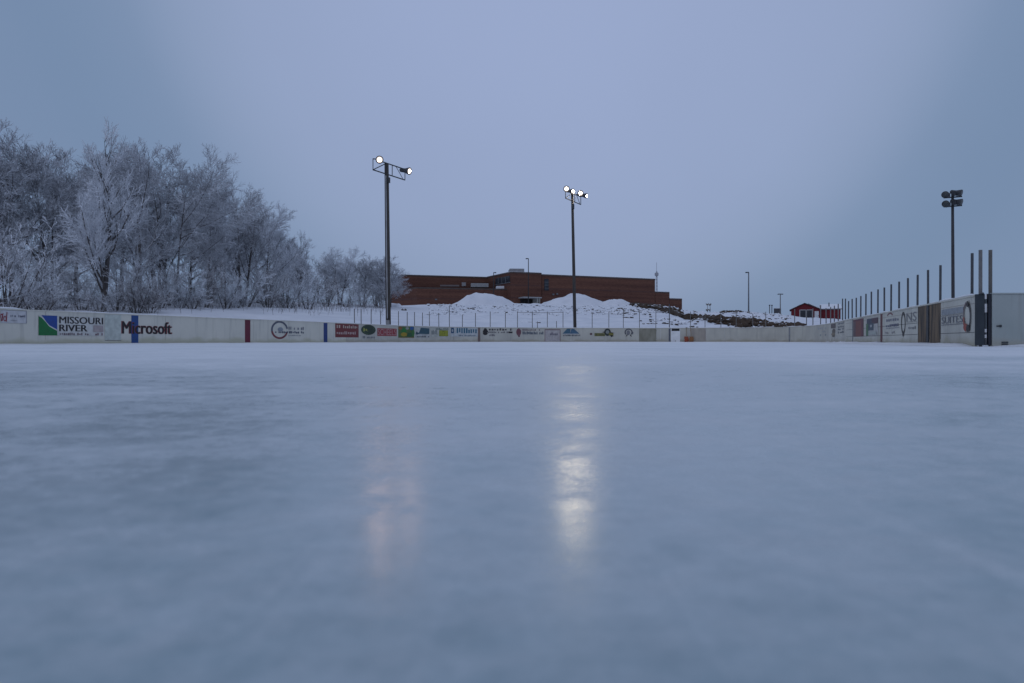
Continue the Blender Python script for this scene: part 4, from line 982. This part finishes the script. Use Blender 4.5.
T = [
 ('upright',103,117,44,'tallest frosted tree, pointed crown on one straight dark trunk',.95),
 ('round',12,123,50,'tall frosted tree with rounded crown at the left edge of the photo',1.0),
 ('spread',50,147,53,'frosted tree with heavy dark leaning limbs left of the tallest tree',1.05),
 ('roundb',141,137,50,'broad frosted tree just right of the tallest tree',.95),
 ('spread',172,147,56,'frosted tree second to the right of the tallest tree',1.0),
 ('round',208,177,62,'mid-size frosted tree left of the fan shaped tree',.9),
 ('vase',243,189,66,'fan shaped frosted tree with several dark stems',1.1),
 ('roundb',266,203,72,'rounded frosted tree just right of the fan shaped tree',.9),
 ('upright',299,230,80,'slim frosted tree standing right of the main wood',.85),
 ('vase',340,246,95,'small open crowned frosted tree in the gap left of the floodlight pole',1.45),
 ('round',364,255,102,'small frosted tree just left of the left floodlight pole',1.4),
 ('roundb',387,254,100,'small frosted tree directly behind the left floodlight pole',1.6),
 ('roundb',-32,128,50,'frosted tree cut off by the left edge of the photo',1.0),
 ('round',-85,120,50,'frosted tree beyond the left edge of the photo',1.0),
 ('spread',30,158,62,'frosted tree half hidden behind the leaning limbs at the left',1.1),
 ('roundb',76,160,60,'frosted tree filling the dip left of the tallest tree',1.1),
 ('round',122,160,62,'frosted tree hidden low behind the tallest tree',1.1),
 ('vase',158,165,64,'frosted tree with several stems behind the broad tree',1.2),
 ('roundb',190,182,68,'frosted tree in the dip where the wood steps down',1.1),
 ('spread',224,200,76,'frosted tree behind and left of the fan shaped tree',1.1),
 ('round',258,205,80,'frosted tree behind and right of the fan shaped tree',1.1),
 ('spread',284,236,84,'frosted tree behind the left side of the slim tree',1.1),
 ('round',318,258,94,'low frosted tree between the slim tree and the open crowned one',1.2),
 ('spread',352,262,108,'low frosted tree behind the open crowned small tree',1.2),
 ('spread',391,267,108,'small frosted tree spreading right from behind the left floodlight pole',1.3),
 ('roundb',328,262,100,'low frosted tree left of the open crowned small tree',1.4),
 ('vase',376,264,106,'low frosted tree between the two small trees by the floodlight pole',1.2),
]
FR = {103:FROST,12:FROST_DARK,50:FROST_DARK,141:FROST_MID,172:FROST_MID,208:FROST,243:FROST_MID,266:FROST,301:FROST,340:FROST,364:FROST_MID,387:FROST_MID,76:FROST_MID,30:FROST_DARK}
for a in T: tree(a[0], a[1], a[2], a[3], a[4], a[5], frost=FR.get(a[1], FROST_DARK))
SH = [(-20,225,42),(8,214,41),(34,238,44),(60,250,47),(82,262,45),(118,240,46),(136,262,45),(158,250,50),(180,258,52),(204,252,56),(226,262,58),(246,256,62),(268,262,66),(288,258,70),(308,262,76),(326,272,84),(346,276,92),(362,280,96),(380,284,98),(45,278,41),(100,284,43),(150,282,46),(192,280,52),(236,282,60),(280,284,70)]
words = ['beyond the left edge','at the left edge, tallest of the front shrubs','below the leaning limbs','left of the tallest tree','against the trunk of the tallest tree','just right of the tallest tree','low in front of the broad tree','under the broad tree','below the dip in the wood','left of the fan shaped tree','in front of the mid-size tree','under the fan shaped tree','right of the fan shaped tree','left of the slim tree','under the slim tree','right of the slim tree','under the open crowned small tree','left of the left floodlight pole','behind the left floodlight pole','low in front, above the river emblem advert','low at the foot of the tallest tree','low above the black lettering','low on the open snow, left of the red stripe','low above the red stripe','low above the ring emblem']
for i, ((px, yt, d), w_) in enumerate(zip(SH, words)):
    tree('shrub' if i % 3 else 'shrubb', px, yt, d, f'frosted shrub {w_}', 1.0 if i < 19 else 1.3)
# dry stalks poking through the snow at the wood edge
m_ = MB(); r = random.Random(5)
for i in range(1800):
    px = r.uniform(-60, 385); t = .3+.7*r.betavariate(2.2,1.3)
    d0, dc = dboard(px)+6, float(np.interp(px, crest_px, crest_d))*.95; d = d0+(dc-d0)*t
    x = X(px,d); z = terr(x,d); h = r.uniform(.25,1.15)*(1.0 if t > .4 else .6); a = r.uniform(-.3,.3)
    m_.tube([(x,d,z-.05),(x+a*h*.5,d+r.uniform(-.1,.1),z+h*.55),(x+a*h*1.2,d+r.uniform(-.2,.2),z+h)], [.014,.012,.006], n=3, caps=False)
    for k in range(3):
        zz = z+h*r.uniform(.4,.95); m_.tube([(x+a*h*.7,d,zz),(x+a*h*.7+r.uniform(-.3,.3),d+r.uniform(-.2,.2),zz+r.uniform(.05,.3))], [.010,.005], n=3, caps=False)
o = m_.build('dry_weeds', pmat('frosty_stalk', (.12,.10,.095), (.34,.34,.36), scale=1.5, rough=.95)); tag(o, 'dry frosty weeds poking from the snow under the trees', 'weeds', kind='stuff')

# ------------------------------------------------------------------ sky, sun, camera
w = bpy.data.worlds.new('World'); sc.world = w; w.use_nodes = True; nt = w.node_tree; L = nt.links
bg = nt.nodes['Background']
sky = nt.nodes.new('ShaderNodeTexSky'); sky.sky_type = 'NISHITA'; sky.sun_disc = False
SUN_EL, SUN_AZ = math.radians(6), math.radians(200)
sky.sun_elevation = SUN_EL; sky.sun_rotation = SUN_AZ; sky.dust_density = 1.0; sky.air_density = 1.0
tc = nt.nodes.new('ShaderNodeTexCoord'); sp = nt.nodes.new('ShaderNodeSeparateXYZ'); L.new(tc.outputs['Generated'], sp.inputs[0])
# overcast, lens corner darkening put in as a brighter middle ahead; bright zenith
dt = nt.nodes.new('ShaderNodeVectorMath'); dt.operation = 'DOT_PRODUCT'; dt.inputs[1].default_value = (.05,.87,.49); L.new(tc.outputs['Generated'], dt.inputs[0])
rp = nt.nodes.new('ShaderNodeValToRGB'); rp.color_ramp.interpolation = 'B_SPLINE'; e = rp.color_ramp.elements
e[0].position = 0; e[0].color = (.30,.37,.54,1); e[1].position = 1.0; e[1].color = (.308,.378,.578,1)
for p_, c_ in ((.55,(.23,.30,.46,1)),(.80,(.160,.238,.378,1)),(.865,(.188,.266,.414,1)),(.895,(.252,.326,.490,1)),(.925,(.274,.346,.526,1))):
    q = e.new(p_); q.color = c_
L.new(dt.outputs['Value'], rp.inputs[0])
mz = nt.nodes.new('ShaderNodeMapRange'); mz.interpolation_type = 'SMOOTHSTEP'; mz.inputs['From Min'].default_value = .45; mz.inputs['From Max'].default_value = .85; L.new(sp.outputs['Z'], mz.inputs['Value'])
mxr = nt.nodes.new('ShaderNodeMix'); mxr.data_type = 'RGBA'; mxr.inputs[7].default_value = (.36,.43,.60,1)
L.new(mz.outputs[0], mxr.inputs[0]); L.new(rp.outputs[0], mxr.inputs[6])
ns = nt.nodes.new('ShaderNodeTexNoise'); ns.inputs['Scale'].default_value = 1.6; ns.inputs['Detail'].default_value = 4; L.new(tc.outputs['Generated'], ns.inputs['Vector'])
nr = nt.nodes.new('ShaderNodeMapRange'); nr.inputs['From Min'].default_value = .3; nr.inputs['From Max'].default_value = .7; nr.inputs['To Min'].default_value = .965; nr.inputs['To Max'].default_value = 1.035; L.new(ns.outputs['Fac'], nr.inputs['Value'])
mxn = nt.nodes.new('ShaderNodeMix'); mxn.data_type = 'RGBA'; mxn.blend_type = 'MULTIPLY'; mxn.inputs[0].default_value = 1; L.new(mxr.outputs[2], mxn.inputs[6]); L.new(nr.outputs[0], mxn.inputs[7])
# thin share of clear-sky light coming through the cloud
sk = nt.nodes.new('ShaderNodeMix'); sk.data_type = 'RGBA'; sk.blend_type = 'ADD'; sk.inputs[0].default_value = .004
L.new(mxn.outputs[2], sk.inputs[6]); L.new(sky.outputs[0], sk.inputs[7])
L.new(sk.outputs[2], bg.inputs['Color']); bg.inputs['Strength'].default_value = 1.0
sun = bpy.data.lights.new('sun', 'SUN'); sun.energy = .10; sun.angle = math.radians(40); sun.color = (1,.93,.86)
so_ = bpy.data.objects.new('sun', sun); COL.objects.link(so_)
sd = Vector((math.sin(SUN_AZ)*math.cos(math.radians(35)), math.cos(SUN_AZ)*math.cos(math.radians(35)), math.sin(math.radians(35))))
so_.rotation_euler = sd.to_track_quat('Z','Y').to_euler()

cam = bpy.data.cameras.new('camera'); co = bpy.data.objects.new('camera', cam); COL.objects.link(co); sc.camera = co
cam.sensor_width = 36; cam.lens = F/1024*36; cam.clip_start = .01; cam.clip_end = 9000
co.location = (0,0,CAMH); co.rotation_euler = (math.radians(90) - math.atan((341.5-YH)/F), 0, 0)
cam.dof.use_dof = True; cam.dof.focus_distance = 45; cam.dof.aperture_fstop = 5.0
sc.view_settings.view_transform = 'Standard'; sc.view_settings.look = 'None'; sc.view_settings.exposure = 0; sc.view_settings.gamma = 1
sc.render.engine = 'CYCLES'; sc.cycles.use_denoising = True; sc.cycles.max_bounces = 6; sc.cycles.diffuse_bounces = 3; sc.cycles.glossy_bounces = 3
